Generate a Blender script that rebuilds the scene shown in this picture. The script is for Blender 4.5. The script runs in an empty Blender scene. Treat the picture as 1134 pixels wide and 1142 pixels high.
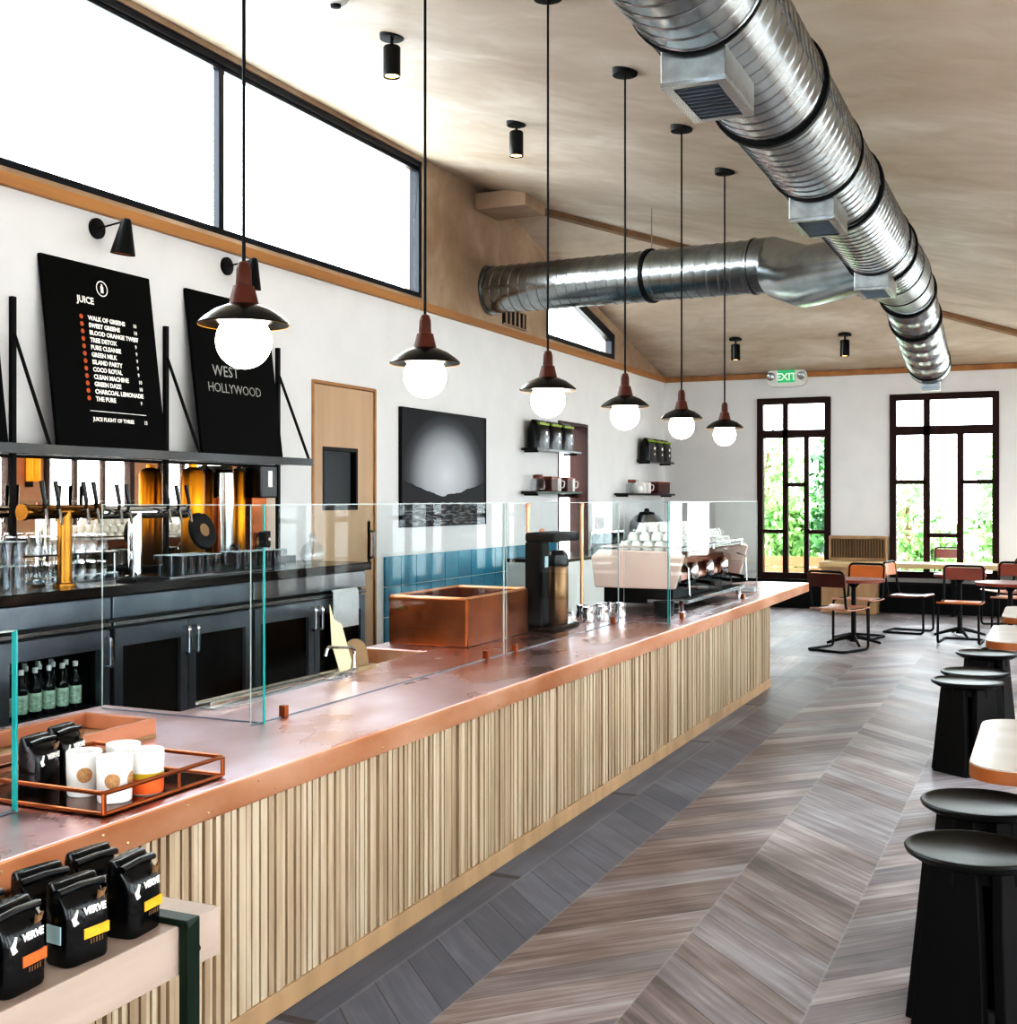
import bpy, bmesh, math, random
from mathutils import Vector, Matrix, Euler
R = math.radians
random.seed(7)
scn = bpy.context.scene
COL = scn.collection

# ------------------------------------------------------------------ materials
def new_mat(name):
    m = bpy.data.materials.new(name); m.use_nodes = True
    nt = m.node_tree; nt.nodes.clear()
    out = nt.nodes.new('ShaderNodeOutputMaterial')
    return m, nt, out
def N(nt, t, **kw):
    n = nt.nodes.new(t)
    for k, v in kw.items(): setattr(n, k, v)
    return n
def rgb(h):
    h = h.lstrip('#'); c = [int(h[i:i+2], 16)/255 for i in (0, 2, 4)]
    return tuple([x/12.92 if x <= .04045 else ((x+.055)/1.055)**2.4 for x in c] + [1])
def pbr(name, col, rough=.5, metal=0., noise=.12, nscale=8., stretch=(1, 1, 1), bump=0., emis=None, estr=0., coat=0., rvar=0., col2=None, spec=.5, thresh=(.35, .65)):
    """principled with a noise-driven two-tone colour in object space"""
    m, nt, out = new_mat(name); L = nt.links
    b = N(nt, 'ShaderNodeBsdfPrincipled')
    tc = N(nt, 'ShaderNodeTexCoord'); mp = N(nt, 'ShaderNodeMapping'); mp.inputs['Scale'].default_value = stretch
    L.new(tc.outputs['Object'], mp.inputs['Vector'])
    nz = N(nt, 'ShaderNodeTexNoise'); nz.inputs['Scale'].default_value = nscale; nz.inputs['Detail'].default_value = 5
    L.new(mp.outputs[0], nz.inputs['Vector'])
    rp = N(nt, 'ShaderNodeValToRGB')
    c1 = rgb(col) if isinstance(col, str) else col
    if col2: c2 = rgb(col2)
    else: c2 = tuple([min(1, c*(1+noise)) for c in c1[:3]]+[1]); c1 = tuple([c*(1-noise) for c in c1[:3]]+[1])
    rp.color_ramp.elements[0].color = c1; rp.color_ramp.elements[1].color = c2
    rp.color_ramp.elements[0].position, rp.color_ramp.elements[1].position = thresh
    L.new(nz.outputs[0], rp.inputs[0]); L.new(rp.outputs[0], b.inputs['Base Color'])
    b.inputs['Roughness'].default_value = rough; b.inputs['Metallic'].default_value = metal
    b.inputs['Specular IOR Level'].default_value = spec
    b.inputs['Coat Weight'].default_value = coat; b.inputs['Coat Roughness'].default_value = .08
    if rvar:
        mr = N(nt, 'ShaderNodeMapRange'); mr.inputs['To Min'].default_value = max(.02, rough-rvar); mr.inputs['To Max'].default_value = rough+rvar
        L.new(nz.outputs[0], mr.inputs[0]); L.new(mr.outputs[0], b.inputs['Roughness'])
    if bump:
        bp = N(nt, 'ShaderNodeBump'); bp.inputs['Strength'].default_value = bump; bp.inputs['Distance'].default_value = .01
        L.new(nz.outputs[0], bp.inputs['Height']); L.new(bp.outputs[0], b.inputs['Normal'])
    if emis:
        b.inputs['Emission Color'].default_value = rgb(emis); b.inputs['Emission Strength'].default_value = estr
    L.new(b.outputs[0], out.inputs[0])
    return m
def thin_glass(name, tint='#ffffff', f0=.08, rough=0.):
    m, nt, out = new_mat(name); L = nt.links
    t = N(nt, 'ShaderNodeBsdfTransparent'); t.inputs[0].default_value = rgb(tint)
    g = N(nt, 'ShaderNodeBsdfGlossy'); g.inputs['Roughness'].default_value = rough
    lw = N(nt, 'ShaderNodeLayerWeight'); lw.inputs[0].default_value = .35
    mr = N(nt, 'ShaderNodeMapRange'); mr.inputs['To Min'].default_value = f0; mr.inputs['To Max'].default_value = .85
    pw = N(nt, 'ShaderNodeMath', operation='POWER'); pw.inputs[1].default_value = 5.
    L.new(lw.outputs['Facing'], pw.inputs[0]); L.new(pw.outputs[0], mr.inputs[0])
    mx = N(nt, 'ShaderNodeMixShader')
    L.new(mr.outputs[0], mx.inputs[0]); L.new(t.outputs[0], mx.inputs[1]); L.new(g.outputs[0], mx.inputs[2]); L.new(mx.outputs[0], out.inputs[0])
    return m
def emit(name, col, s):
    m, nt, out = new_mat(name)
    e = N(nt, 'ShaderNodeEmission'); e.inputs[0].default_value = rgb(col); e.inputs[1].default_value = s
    nt.links.new(e.outputs[0], out.inputs[0]); return m

M = {}
M['white_wall'] = pbr('white_wall_paint', '#e4e3e2', .8, noise=.02, nscale=3)
M['black'] = pbr('black_metal', '#060607', .5, .0, noise=.1, spec=.2)
M['black_gloss'] = pbr('black_gloss', '#040506', .22, noise=.1, spec=.35)
M['blackwood'] = pbr('black_stained_wood', '#050506', .45, noise=.35, nscale=5, stretch=(1, 1, .15), bump=.05, spec=.18)
M['seatwood'] = pbr('black_stained_seat', '#0b0c09', .36, noise=.4, nscale=14, stretch=(1, .1, 1), bump=.15, spec=.3)
M['navy'] = pbr('dark_blue_frame', '#070f1c', .35, noise=.1, spec=.35)
M['brownframe'] = pbr('dark_brown_window_wood', '#30150e', .45, spec=.2, noise=.25, nscale=9, stretch=(1, 1, .1))
M['oak_trim'] = pbr('oak_trim', '#a9794a', .5, noise=.14, nscale=6, stretch=(1, .08, 1))
M['hip'] = pbr('hip_beam_plaster', '#86684c', .7, noise=.12, nscale=5)
M['paleply'] = pbr('pale_plywood', '#bfa080', .55, noise=.06, nscale=5, stretch=(1, 1, .1))
M['palewood'] = pbr('pale_bench_wood', '#b5a294', .5, noise=.09, nscale=9, stretch=(1, .12, 1.4))
M['tanwood'] = pbr('tan_wood', '#b0916f', .5, noise=.12, nscale=6, stretch=(1, 1, .15))
M['orangewood'] = pbr('orange_leather_wood', '#c06a24', .38, noise=.14, nscale=6, stretch=(.3, 1, 1))
M['edgewood'] = pbr('table_edge_wood', '#94572a', .4, noise=.16, nscale=6, stretch=(.3, 1, 1))
M['redwood'] = pbr('red_brown_wood', '#7a3014', .36, noise=.16, nscale=6, stretch=(.3, 1, 1))
M['darkseat'] = pbr('dark_brown_wood', '#4c1d12', .36, noise=.16, nscale=6, stretch=(.3, 1, 1))
M['pinkseat'] = pbr('worn_seat_wood', '#c08c72', .3, noise=.12, nscale=6, stretch=(.3, 1, 1))
M['lampwood'] = pbr('lamp_walnut', '#4d2312', .45, spec=.3, noise=.15, nscale=14, stretch=(1, 1, .2))
M['steel'] = pbr('stainless_steel', '#a9adb0', .24, 1., noise=.05, nscale=4, stretch=(1, .1, 6))
M['darksteel'] = pbr('dark_stainless_steel', '#848c95', .34, 1., noise=.1, nscale=4)
M['chrome'] = pbr('chrome', '#d8dadd', .07, 1., noise=.02)
M['galv'] = pbr('galvanised_steel', '#a3a9ab', .24, 1., noise=.14, nscale=7, rvar=.06, bump=.03)
M['galv_box'] = pbr('galvanised_sheet', '#9a9d9c', .36, 1., noise=.16, nscale=16, rvar=.08)
M['brass'] = pbr('brass', '#8c6530', .26, 1., noise=.1)
M['amber'] = pbr('amber_brass', '#b87a1c', .3, 1., noise=.08)
M['copper'] = pbr('copper_sheet', '#b9764f', .3, 1., nscale=3.2, col2='#c59083', rvar=.1)
M['copper_top'] = pbr('copper_worktop', '#cb9a8c', .28, 1., nscale=2.0, col2='#eed6dc', rvar=.1, stretch=(1, .6, 1), bump=.03)
M['copper_edge'] = pbr('copper_fascia', '#d08e66', .38, 1., nscale=4, col2='#e3b394', stretch=(1, .4, 1), rvar=.08)
M['copper_dark'] = pbr('aged_copper', '#7d4526', .3, 1., nscale=4, col2='#9a5a34', rvar=.08)
M['nail'] = pbr('nail_head', '#d8b48a', .3, 1.)
M['barstone'] = pbr('dark_bar_stone', '#17120f', .18, noise=.4, nscale=22, spec=.35)
M['green'] = pbr('dark_green_steel', '#0d2417', .4, noise=.12, spec=.3)
M['teal'] = pbr('teal_tile', '#1f7d97', .3, noise=.12, nscale=5)
M['white'] = pbr('white_ceramic', '#eceae6', .25, noise=.02)
M['whiteplastic'] = pbr('white_plastic', '#e8e7e2', .4, noise=.02)
M['cork'] = pbr('cork_dot', '#b0855c', .7, noise=.25, nscale=180)
M['yellow'] = pbr('yellow_label', '#d9a92a', .5, noise=.12, nscale=60)
M['mugyellow'] = pbr('mug_yellow', '#cdb02a', .35, noise=.05)
M['mugorange'] = pbr('mug_orange', '#d8642a', .35, noise=.1)
M['orangelabel'] = pbr('orange_label', '#cf6a2e', .5, noise=.15, nscale=60)
M['paleblue'] = pbr('pale_blue_label', '#b4cdd0', .5, noise=.05)
M['bag'] = pbr('black_foil_bag', '#050607', .22, noise=.2, nscale=22, bump=.3, spec=.4)
M['ink'] = pbr('white_print', '#ece9e2', .6, noise=.02, emis='#ece9e2', estr=.12)
M['chalk'] = pbr('grey_chalk', '#b3b3b0', .8, noise=.15, nscale=90)
M['orangeink'] = pbr('orange_print', '#d0642a', .6, noise=.04)
M['brownprint'] = pbr('brown_print', '#7a5a3a', .6, noise=.1)
M['boardblack'] = pbr('menu_board_black', '#030303', .6, noise=.1, spec=.1)
M['greenled'] = pbr('exit_green', '#1e8f58', .4, noise=.03, emis='#1e8f58', estr=.5)
M['glass'] = thin_glass('clear_glass', '#fafdfd', .008)
M['winglass'] = thin_glass('window_glass', '#fbfefe', .02)
M['tumbler'] = thin_glass('tumbler_glass', '#f3f6f8', .10)
M['glassedge'] = pbr('glass_edge_teal', '#1f8f8c', .15, noise=.1, emis='#1f8f8c', estr=.08)
M['glassedge_pale'] = pbr('glass_edge_pale', '#a4b0ac', .15, noise=.05)
M['fridgeglass'] = thin_glass('dark_fridge_glass', '#3a4248', .01)
M['fridgedark'] = pbr('fridge_interior', '#0a0c0e', .5, noise=.1)
M['mirror'] = pbr('mirror_glass', '#e8dccf', .015, 1., noise=.0)
M['globe'] = emit('lamp_globe_glow', '#fff2df', 5.5)
M['shadegold'] = pbr('shade_gold_inside', '#c58f2a', .4, noise=.05)
M['spotglow'] = emit('spot_glow', '#ffc878', 4.)
M['cloth'] = pbr('white_towel', '#e6e8ea', .9, noise=.04, nscale=40)
M['pink'] = pbr('pale_pink_enamel', '#d9c0b4', .22, noise=.03, coat=.4)
M['bottle'] = pbr('dark_bottle', '#10191a', .12, noise=.1)
M['bottlelabel'] = pbr('pale_green_label', '#a9c2b0', .6, noise=.35, nscale=45, emis='#a9c2b0', estr=.05)
M['bark'] = pbr('bark', '#6a5240', .9, noise=.2)
M['terracotta'] = pbr('terracotta_wood', '#b5795a', .5, noise=.12, nscale=8, stretch=(1, .2, 1))
M['kraft'] = pbr('kraft_brown', '#9a7756', .6, noise=.08)
M['cream'] = pbr('cream_paper', '#ead6b2', .6, noise=.04)
M['pave'] = pbr('outside_paving', '#cfcac2', .8, noise=.06)
M['peach'] = pbr('peach_wall', '#d7a98c', .7, noise=.05)
M['orangefence'] = pbr('orange_cedar', '#a06a44', .6, noise=.1)

def leaf_mat(name, a, b_):
    m, nt, out = new_mat(name); L = nt.links
    b = N(nt, 'ShaderNodeBsdfPrincipled'); b.inputs['Roughness'].default_value = .6
    tc = N(nt, 'ShaderNodeTexCoord'); nz = N(nt, 'ShaderNodeTexNoise'); nz.inputs['Scale'].default_value = 3.5; nz.inputs['Detail'].default_value = 6
    L.new(tc.outputs['Object'], nz.inputs['Vector'])
    rp = N(nt, 'ShaderNodeValToRGB'); rp.color_ramp.elements[0].color = rgb(a); rp.color_ramp.elements[1].color = rgb(b_)
    rp.color_ramp.elements[0].position = .4; rp.color_ramp.elements[1].position = .6
    L.new(nz.outputs[0], rp.inputs[0]); L.new(rp.outputs[0], b.inputs['Base Color'])
    L.new(b.outputs[0], out.inputs[0]); return m
M['leaf'] = leaf_mat('tree_leaves', '#41702f', '#9cc278')
M['leaf2'] = leaf_mat('dark_tree_leaves', '#1c4526', '#4f8a48')

# plastered ceiling: mottled, streaked
def plaster(name, a, b_, c):
    m, nt, out = new_mat(name); L = nt.links
    b = N(nt, 'ShaderNodeBsdfPrincipled'); b.inputs['Roughness'].default_value = .62; b.inputs['Specular IOR Level'].default_value = .25
    tc = N(nt, 'ShaderNodeTexCoord')
    mp = N(nt, 'ShaderNodeMapping'); mp.inputs['Scale'].default_value = (.8, 1.25, 1.); mp.inputs['Rotation'].default_value = (0, 0, R(25))
    L.new(tc.outputs['Object'], mp.inputs[0])
    n1 = N(nt, 'ShaderNodeTexNoise'); n1.inputs['Scale'].default_value = .8; n1.inputs['Detail'].default_value = 4; n1.inputs['Distortion'].default_value = .5
    n2 = N(nt, 'ShaderNodeTexNoise'); n2.inputs['Scale'].default_value = 2.6; n2.inputs['Detail'].default_value = 6; n2.inputs['Distortion'].default_value = 1.6
    L.new(mp.outputs[0], n1.inputs['Vector']); L.new(mp.outputs[0], n2.inputs['Vector'])
    ad = N(nt, 'ShaderNodeMath', operation='MULTIPLY_ADD'); ad.inputs[1].default_value = .3
    L.new(n2.outputs[0], ad.inputs[0])
    ml = N(nt, 'ShaderNodeMath', operation='MULTIPLY'); ml.inputs[1].default_value = .7; L.new(n1.outputs[0], ml.inputs[0]); L.new(ml.outputs[0], ad.inputs[2])
    rp = N(nt, 'ShaderNodeValToRGB')
    e = rp.color_ramp.elements; e[0].position = .3; e[0].color = rgb(a); e[1].position = .7; e[1].color = rgb(c)
    k = e.new(.5); k.color = rgb(b_)
    L.new(ad.outputs[0], rp.inputs[0]); L.new(rp.outputs[0], b.inputs['Base Color'])
    bp = N(nt, 'ShaderNodeBump'); bp.inputs['Strength'].default_value = .12; bp.inputs['Distance'].default_value = .02
    L.new(ad.outputs[0], bp.inputs['Height']); L.new(bp.outputs[0], b.inputs['Normal'])
    L.new(b.outputs[0], out.inputs[0]); return m
M['plaster'] = plaster('tan_plaster', '#b19f8c', '#c4b5a4', '#d9cfc2')
M['plasterwall'] = plaster('tan_plaster_wall', '#96806c', '#ab9580', '#bfac99')

# chevron plank floor (world = object space, strips run along Y)
def chevron(name):
    m, nt, out = new_mat(name); L = nt.links
    def mth(op, a, b=None, c=None):
        n = N(nt, 'ShaderNodeMath', operation=op)
        for i, v in enumerate((a, b, c)):
            if v is None: continue
            if isinstance(v, (int, float)): n.inputs[i].default_value = v
            else: L.new(v, n.inputs[i])
        return n.outputs[0]
    tc = N(nt, 'ShaderNodeTexCoord'); sp = N(nt, 'ShaderNodeSeparateXYZ'); L.new(tc.outputs['Object'], sp.inputs[0])
    X, Y = sp.outputs[0], sp.outputs[1]
    u = mth('DIVIDE', mth('ADD', X, 1.787), .533)
    strip = mth('FLOOR', u); fu = mth('SUBTRACT', u, strip)
    par = mth('FLOORED_MODULO', strip, 2.)
    sg = mth('SUBTRACT', mth('MULTIPLY', par, 2.), 1.)             # strip even -> -1 (Y - X), odd -> +1
    border = mth('LESS_THAN', X, -2.11)                             # straight border boards beside the counter
    w = mth('ADD', Y, mth('MULTIPLY', sg, mth('MULTIPLY', X, 1.05)))
    vb = mth('DIVIDE', w, .225)
    v0 = mth('DIVIDE', Y, 1.6)
    v = mth('ADD', mth('MULTIPLY', vb, mth('SUBTRACT', 1., border)), mth('MULTIPLY', v0, border))
    bid = mth('FLOOR', v); fv = mth('SUBTRACT', v, bid)
    wn = N(nt, 'ShaderNodeTexWhiteNoise', noise_dimensions='3D')
    cb = N(nt, 'ShaderNodeCombineXYZ'); L.new(bid, cb.inputs[0]); L.new(strip, cb.inputs[1]); L.new(border, cb.inputs[2]); L.new(cb.outputs[0], wn.inputs['Vector'])
    # grain along the board
    al = mth('SUBTRACT', Y, mth('MULTIPLY', sg, X)); ac = mth('ADD', Y, mth('MULTIPLY', sg, X))
    al2 = mth('ADD', mth('MULTIPLY', al, mth('SUBTRACT', 1., border)), mth('MULTIPLY', Y, border))
    ac2 = mth('ADD', mth('MULTIPLY', ac, mth('SUBTRACT', 1., border)), mth('MULTIPLY', X, border))
    g = N(nt, 'ShaderNodeCombineXYZ'); L.new(mth('MULTIPLY', al2, 1.6), g.inputs[0]); L.new(mth('MULTIPLY', ac2, 22.), g.inputs[1]); L.new(mth('MULTIPLY', wn.outputs[0], 37.), g.inputs[2])
    gn = N(nt, 'ShaderNodeTexNoise'); gn.inputs['Scale'].default_value = 1.; gn.inputs['Detail'].default_value = 7; gn.inputs['Distortion'].default_value = .5
    L.new(g.outputs[0], gn.inputs['Vector'])
    pn = N(nt, 'ShaderNodeTexNoise'); pn.inputs['Scale'].default_value = 1.3; pn.inputs['Detail'].default_value = 3; L.new(tc.outputs['Object'], pn.inputs['Vector'])
    val = mth('ADD', mth('ADD', mth('MULTIPLY', wn.outputs[0], .26), mth('MULTIPLY', gn.outputs[0], .75)), mth('MULTIPLY', mth('SUBTRACT', pn.outputs[0], .5), .8))
    rp = N(nt, 'ShaderNodeValToRGB'); e = rp.color_ramp.elements
    e[0].position = .2; e[0].color = rgb('#534846'); e[1].position = .82; e[1].color = rgb('#bcb6b9')
    k = e.new(.5); k.color = rgb('#897c7a')
    L.new(val, rp.inputs[0])
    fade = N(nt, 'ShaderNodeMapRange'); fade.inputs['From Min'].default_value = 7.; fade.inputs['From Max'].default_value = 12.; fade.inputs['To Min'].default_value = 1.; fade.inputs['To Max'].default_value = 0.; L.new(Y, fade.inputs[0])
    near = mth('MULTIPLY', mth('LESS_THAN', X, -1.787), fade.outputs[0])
    # a bluish, weathered tint on some boards; bluer and darker beside the counter
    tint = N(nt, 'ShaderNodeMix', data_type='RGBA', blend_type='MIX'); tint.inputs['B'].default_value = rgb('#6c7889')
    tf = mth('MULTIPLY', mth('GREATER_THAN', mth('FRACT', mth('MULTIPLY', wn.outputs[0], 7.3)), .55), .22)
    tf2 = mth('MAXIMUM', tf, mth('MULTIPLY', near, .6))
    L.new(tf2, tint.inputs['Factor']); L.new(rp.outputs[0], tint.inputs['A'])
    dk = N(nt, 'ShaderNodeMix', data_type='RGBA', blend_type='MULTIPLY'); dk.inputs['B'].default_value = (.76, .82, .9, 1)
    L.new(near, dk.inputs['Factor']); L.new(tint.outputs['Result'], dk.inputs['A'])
    # seams: dark board gaps, pale strip joints
    ev = mth('MINIMUM', fv, mth('SUBTRACT', 1., fv)); gap = mth('LESS_THAN', ev, .014)
    eu = mth('MINIMUM', fu, mth('SUBTRACT', 1., fu)); joint = mth('LESS_THAN', eu, .008)
    jb = mth('LESS_THAN', mth('ABSOLUTE', mth('ADD', X, 2.11)), .006)
    s1 = N(nt, 'ShaderNodeMix', data_type='RGBA'); s1.inputs['B'].default_value = rgb('#3c3534'); L.new(mth('MULTIPLY', gap, .7), s1.inputs['Factor']); L.new(dk.outputs['Result'], s1.inputs['A'])
    s2 = N(nt, 'ShaderNodeMix', data_type='RGBA'); s2.inputs['B'].default_value = rgb('#b0b4b8'); L.new(mth('MULTIPLY', mth('MAXIMUM', joint, jb), mth('MULTIPLY', pn.outputs[0], .38)), s2.inputs['Factor']); L.new(s1.outputs['Result'], s2.inputs['A'])
    b = N(nt, 'ShaderNodeBsdfPrincipled'); L.new(s2.outputs['Result'], b.inputs['Base Color'])
    mr = N(nt, 'ShaderNodeMapRange'); mr.inputs['To Min'].default_value = .36; mr.inputs['To Max'].default_value = .58; L.new(gn.outputs[0], mr.inputs[0]); L.new(mr.outputs[0], b.inputs['Roughness'])
    bp = N(nt, 'ShaderNodeBump'); bp.inputs['Strength'].default_value = .25; bp.inputs['Distance'].default_value = .004
    L.new(mth('SUBTRACT', gn.outputs[0], mth('MULTIPLY', gap, 2.)), bp.inputs['Height']); L.new(bp.outputs[0], b.inputs['Normal'])
    L.new(b.outputs[0], out.inputs[0]); return m
M['floor'] = chevron('chevron_plank_floor')

# slats of the counter front: colour differs slat by slat, grain runs upright
def slatmat(name):
    m, nt, out = new_mat(name); L = nt.links
    tc = N(nt, 'ShaderNodeTexCoord'); sp = N(nt, 'ShaderNodeSeparateXYZ'); L.new(tc.outputs['Object'], sp.inputs[0])
    d = N(nt, 'ShaderNodeMath', operation='DIVIDE'); d.inputs[1].default_value = .04; L.new(sp.outputs[1], d.inputs[0])
    f = N(nt, 'ShaderNodeMath', operation='FLOOR'); L.new(d.outputs[0], f.inputs[0])
    wn = N(nt, 'ShaderNodeTexWhiteNoise', noise_dimensions='1D'); L.new(f.outputs[0], wn.inputs['W'])
    mp = N(nt, 'ShaderNodeMapping'); mp.inputs['Scale'].default_value = (30, 30, 2.2); L.new(tc.outputs['Object'], mp.inputs[0])
    nz = N(nt, 'ShaderNodeTexNoise'); nz.inputs['Scale'].default_value = 1.; nz.inputs['Detail'].default_value = 5; L.new(mp.outputs[0], nz.inputs['Vector'])
    a = N(nt, 'ShaderNodeMath', operation='MULTIPLY_ADD'); a.inputs[1].default_value = .5
    L.new(wn.outputs[0], a.inputs[0]); L.new(nz.outputs[0], a.inputs[2])
    rp = N(nt, 'ShaderNodeValToRGB'); e = rp.color_ramp.elements
    e[0].position = .35; e[0].color = rgb('#99836a'); e[1].position = 1.; e[1].color = rgb('#c8b79e'); k = e.new(.7); k.color = rgb('#b29d82')
    L.new(a.outputs[0], rp.inputs[0])
    b = N(nt, 'ShaderNodeBsdfPrincipled'); b.inputs['Roughness'].default_value = .55; L.new(rp.outputs[0], b.inputs['Base Color'])
    L.new(b.outputs[0], out.inputs[0]); return m
M['slat'] = slatmat('ribbed_ash_slats')
M['groove'] = pbr('slat_groove', '#8a745c', .7, noise=.1)

# black and white seascape of the framed photograph (object space of the print: y across, z up)
def seascape(name, w, h):
    m, nt, out = new_mat(name); L = nt.links
    def mth(op, a, b=None):
        n = N(nt, 'ShaderNodeMath', operation=op)
        for i, v in enumerate((a, b)):
            if v is None: continue
            if isinstance(v, (int, float)): n.inputs[i].default_value = v
            else: L.new(v, n.inputs[i])
        return n.outputs[0]
    tc = N(nt, 'ShaderNodeTexCoord'); sp = N(nt, 'ShaderNodeSeparateXYZ'); L.new(tc.outputs['Object'], sp.inputs[0])
    u = mth('DIVIDE', sp.outputs[1], w/2); v = mth('DIVIDE', sp.outputs[2], h/2)       # -1..1
    r = mth('SQRT', mth('ADD', mth('POWER', u, 2.), mth('POWER', mth('MULTIPLY', mth('ADD', v, .12), .9), 2.)))
    glow = N(nt, 'ShaderNodeValToRGB'); e = glow.color_ramp.elements
    e[0].position = 0.; e[0].color = (.62, .63, .66, 1); e[1].position = 1.12; e[1].color = (.008, .008, .01, 1)
    k = e.new(.5); k.color = (.4, .41, .43, 1); k = e.new(.85); k.color = (.06, .06, .07, 1)
    L.new(r, glow.inputs[0])
    nz = N(nt, 'ShaderNodeTexNoise', noise_dimensions='1D'); nz.inputs['Scale'].default_value = 3.; nz.inputs['Detail'].default_value = 5; L.new(u, nz.inputs['W'])
    ridge = mth('ADD', mth('MULTIPLY', mth('POWER', mth('ABSOLUTE', u), 1.6), .28), mth('SUBTRACT', mth('MULTIPLY', nz.outputs[0], .16), .55))
    land = mth('MULTIPLY', mth('LESS_THAN', v, ridge), mth('GREATER_THAN', v, -.6))
    mx = N(nt, 'ShaderNodeMix', data_type='RGBA'); mx.inputs['B'].default_value = (.008, .008, .01, 1)
    L.new(land, mx.inputs['Factor']); L.new(glow.outputs[0], mx.inputs['A'])
    wv = N(nt, 'ShaderNodeTexNoise'); wv.inputs['Scale'].default_value = 9.; mp = N(nt, 'ShaderNodeMapping'); mp.inputs['Scale'].default_value = (1, .8, 6)
    L.new(tc.outputs['Object'], mp.inputs[0]); L.new(mp.outputs[0], wv.inputs['Vector'])
    wr = N(nt, 'ShaderNodeValToRGB'); wr.color_ramp.elements[0].position = .45; wr.color_ramp.elements[0].color = (.01, .01, .012, 1); wr.color_ramp.elements[1].position = .75; wr.color_ramp.elements[1].color = (.3, .3, .32, 1)
    L.new(wv.outputs[0], wr.inputs[0])
    m2 = N(nt, 'ShaderNodeMix', data_type='RGBA'); L.new(mth('LESS_THAN', v, -.6), m2.inputs['Factor']); L.new(mx.outputs['Result'], m2.inputs['A']); L.new(wr.outputs[0], m2.inputs['B'])
    b = N(nt, 'ShaderNodeBsdfPrincipled'); b.inputs['Roughness'].default_value = .5; b.inputs['Specular IOR Level'].default_value = .15; L.new(m2.outputs['Result'], b.inputs['Base Color'])
    L.new(b.outputs[0], out.inputs[0]); return m

# ------------------------------------------------------------------ mesh helpers
class MB:
    def __init__(s): s.bm = bmesh.new()
    def face(s, pts):
        try: return s.bm.faces.new([s.bm.verts.new(p) for p in pts])
        except ValueError: return None
    def box(s, x0, x1, y0, y1, z0, z1, mat=None):
        c = [(x, y, z) for z in (z0, z1) for y in (y0, y1) for x in (x0, x1)]
        v = [s.bm.verts.new(mat @ Vector(p) if mat else p) for p in c]
        for f in ((0, 2, 3, 1), (4, 5, 7, 6), (0, 1, 5, 4), (2, 6, 7, 3), (0, 4, 6, 2), (1, 3, 7, 5)):
            s.bm.faces.new([v[i] for i in f])
        return s
    def rings(s, rings, caps=True, closed=False):
        """skin a list of equal-length closed vertex rings"""
        R_ = [[s.bm.verts.new(p) for p in r] for r in rings]
        n = len(R_[0]); m = len(R_)
        for i in range(m if closed else m-1):
            a, b = R_[i], R_[(i+1) % m]
            for j in range(n): s.bm.faces.new([a[j], a[(j+1) % n], b[(j+1) % n], b[j]])
        if caps and not closed:
            s.bm.faces.new(R_[0][::-1]); s.bm.faces.new(R_[-1])
        return s
    def lathe(s, prof, c=(0, 0, 0), n=24, mat=None, caps=True):
        rs = []
        for r, z in prof:
            rg = []
            for k in range(n):
                a = 2*math.pi*k/n; p = Vector((c[0]+max(r, 1e-4)*math.cos(a), c[1]+max(r, 1e-4)*math.sin(a), c[2]+z))
                rg.append(mat @ p if mat else p)
            rs.append(rg)
        return s.rings(rs, caps)
    def path(s, pts, r, n=8, closed=False, squash=1.):
        pts = [Vector(p) for p in pts]; m = len(pts); T = []
        for i in range(m):
            if closed: d = pts[(i+1) % m]-pts[i-1]
            else: d = pts[min(i+1, m-1)]-pts[max(i-1, 0)]
            T.append(d.normalized())
        up = Vector((0, 0, 1)) if abs(T[0].z) < .9 else Vector((1, 0, 0))
        nrm = T[0].cross(up).normalized(); rs = []
        for i in range(m):
            if i: nrm = T[i-1].rotation_difference(T[i]) @ nrm
            b = T[i].cross(nrm)
            rr = r[i] if isinstance(r, (list, tuple)) else r
            rs.append([pts[i]+(nrm*math.cos(2*math.pi*k/n)+b*math.sin(2*math.pi*k/n)*squash)*rr for k in range(n)])
        return s.rings(rs, True, closed)
    def tube(s, a, b, r, n=10): return s.path([a, b], r, n)
    def prism(s, poly, fn, d0, d1):
        """extrude a 2-D polygon; fn(u, v, d) -> point"""
        return s.rings([[fn(u, v, d0) for u, v in poly], [fn(u, v, d1) for u, v in poly]])
    def sphere(s, c, r, seg=24, rg=14, sz=1.):
        prof = [(r*math.sin(math.pi*i/rg), -r*sz*math.cos(math.pi*i/rg)) for i in range(rg+1)]
        return s.lathe(prof, c, seg)
    def build(s, name, mat, parent=None, smooth=None, bev=0., seg=2, loc=None):
        bm = s.bm
        bmesh.ops.remove_doubles(bm, verts=bm.verts, dist=1e-6)
        bmesh.ops.recalc_face_normals(bm, faces=bm.faces)
        if bev:
            es = [e for e in bm.edges if len(e.link_faces) == 2 and e.calc_face_angle(0) > R(35)]
            bmesh.ops.bevel(bm, geom=es, offset=bev, segments=seg, affect='EDGES', profile=.5, clamp_overlap=True)
        flat = bool(bev) and smooth is None
        if smooth is None: smooth = 35
        for f in bm.faces: f.smooth = not flat
        for e in bm.edges:
            if len(e.link_faces) != 2 or e.calc_face_angle(0) > R(smooth): e.smooth = False
        me = bpy.data.meshes.new(name); bm.to_mesh(me); bm.free()
        me.materials.append(M[mat] if isinstance(mat, str) else mat)
        o = bpy.data.objects.new(name, me); COL.objects.link(o)
        if parent: o.parent = parent
        if loc: o.location = loc
        return o
def B(*a): return MB().box(*a)
def tag(o, label=None, cat=None, group=None, kind=None):
    for k, v in (('label', label), ('category', cat), ('group', group), ('kind', kind)):
        if v: o[k] = v
    return o
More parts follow.
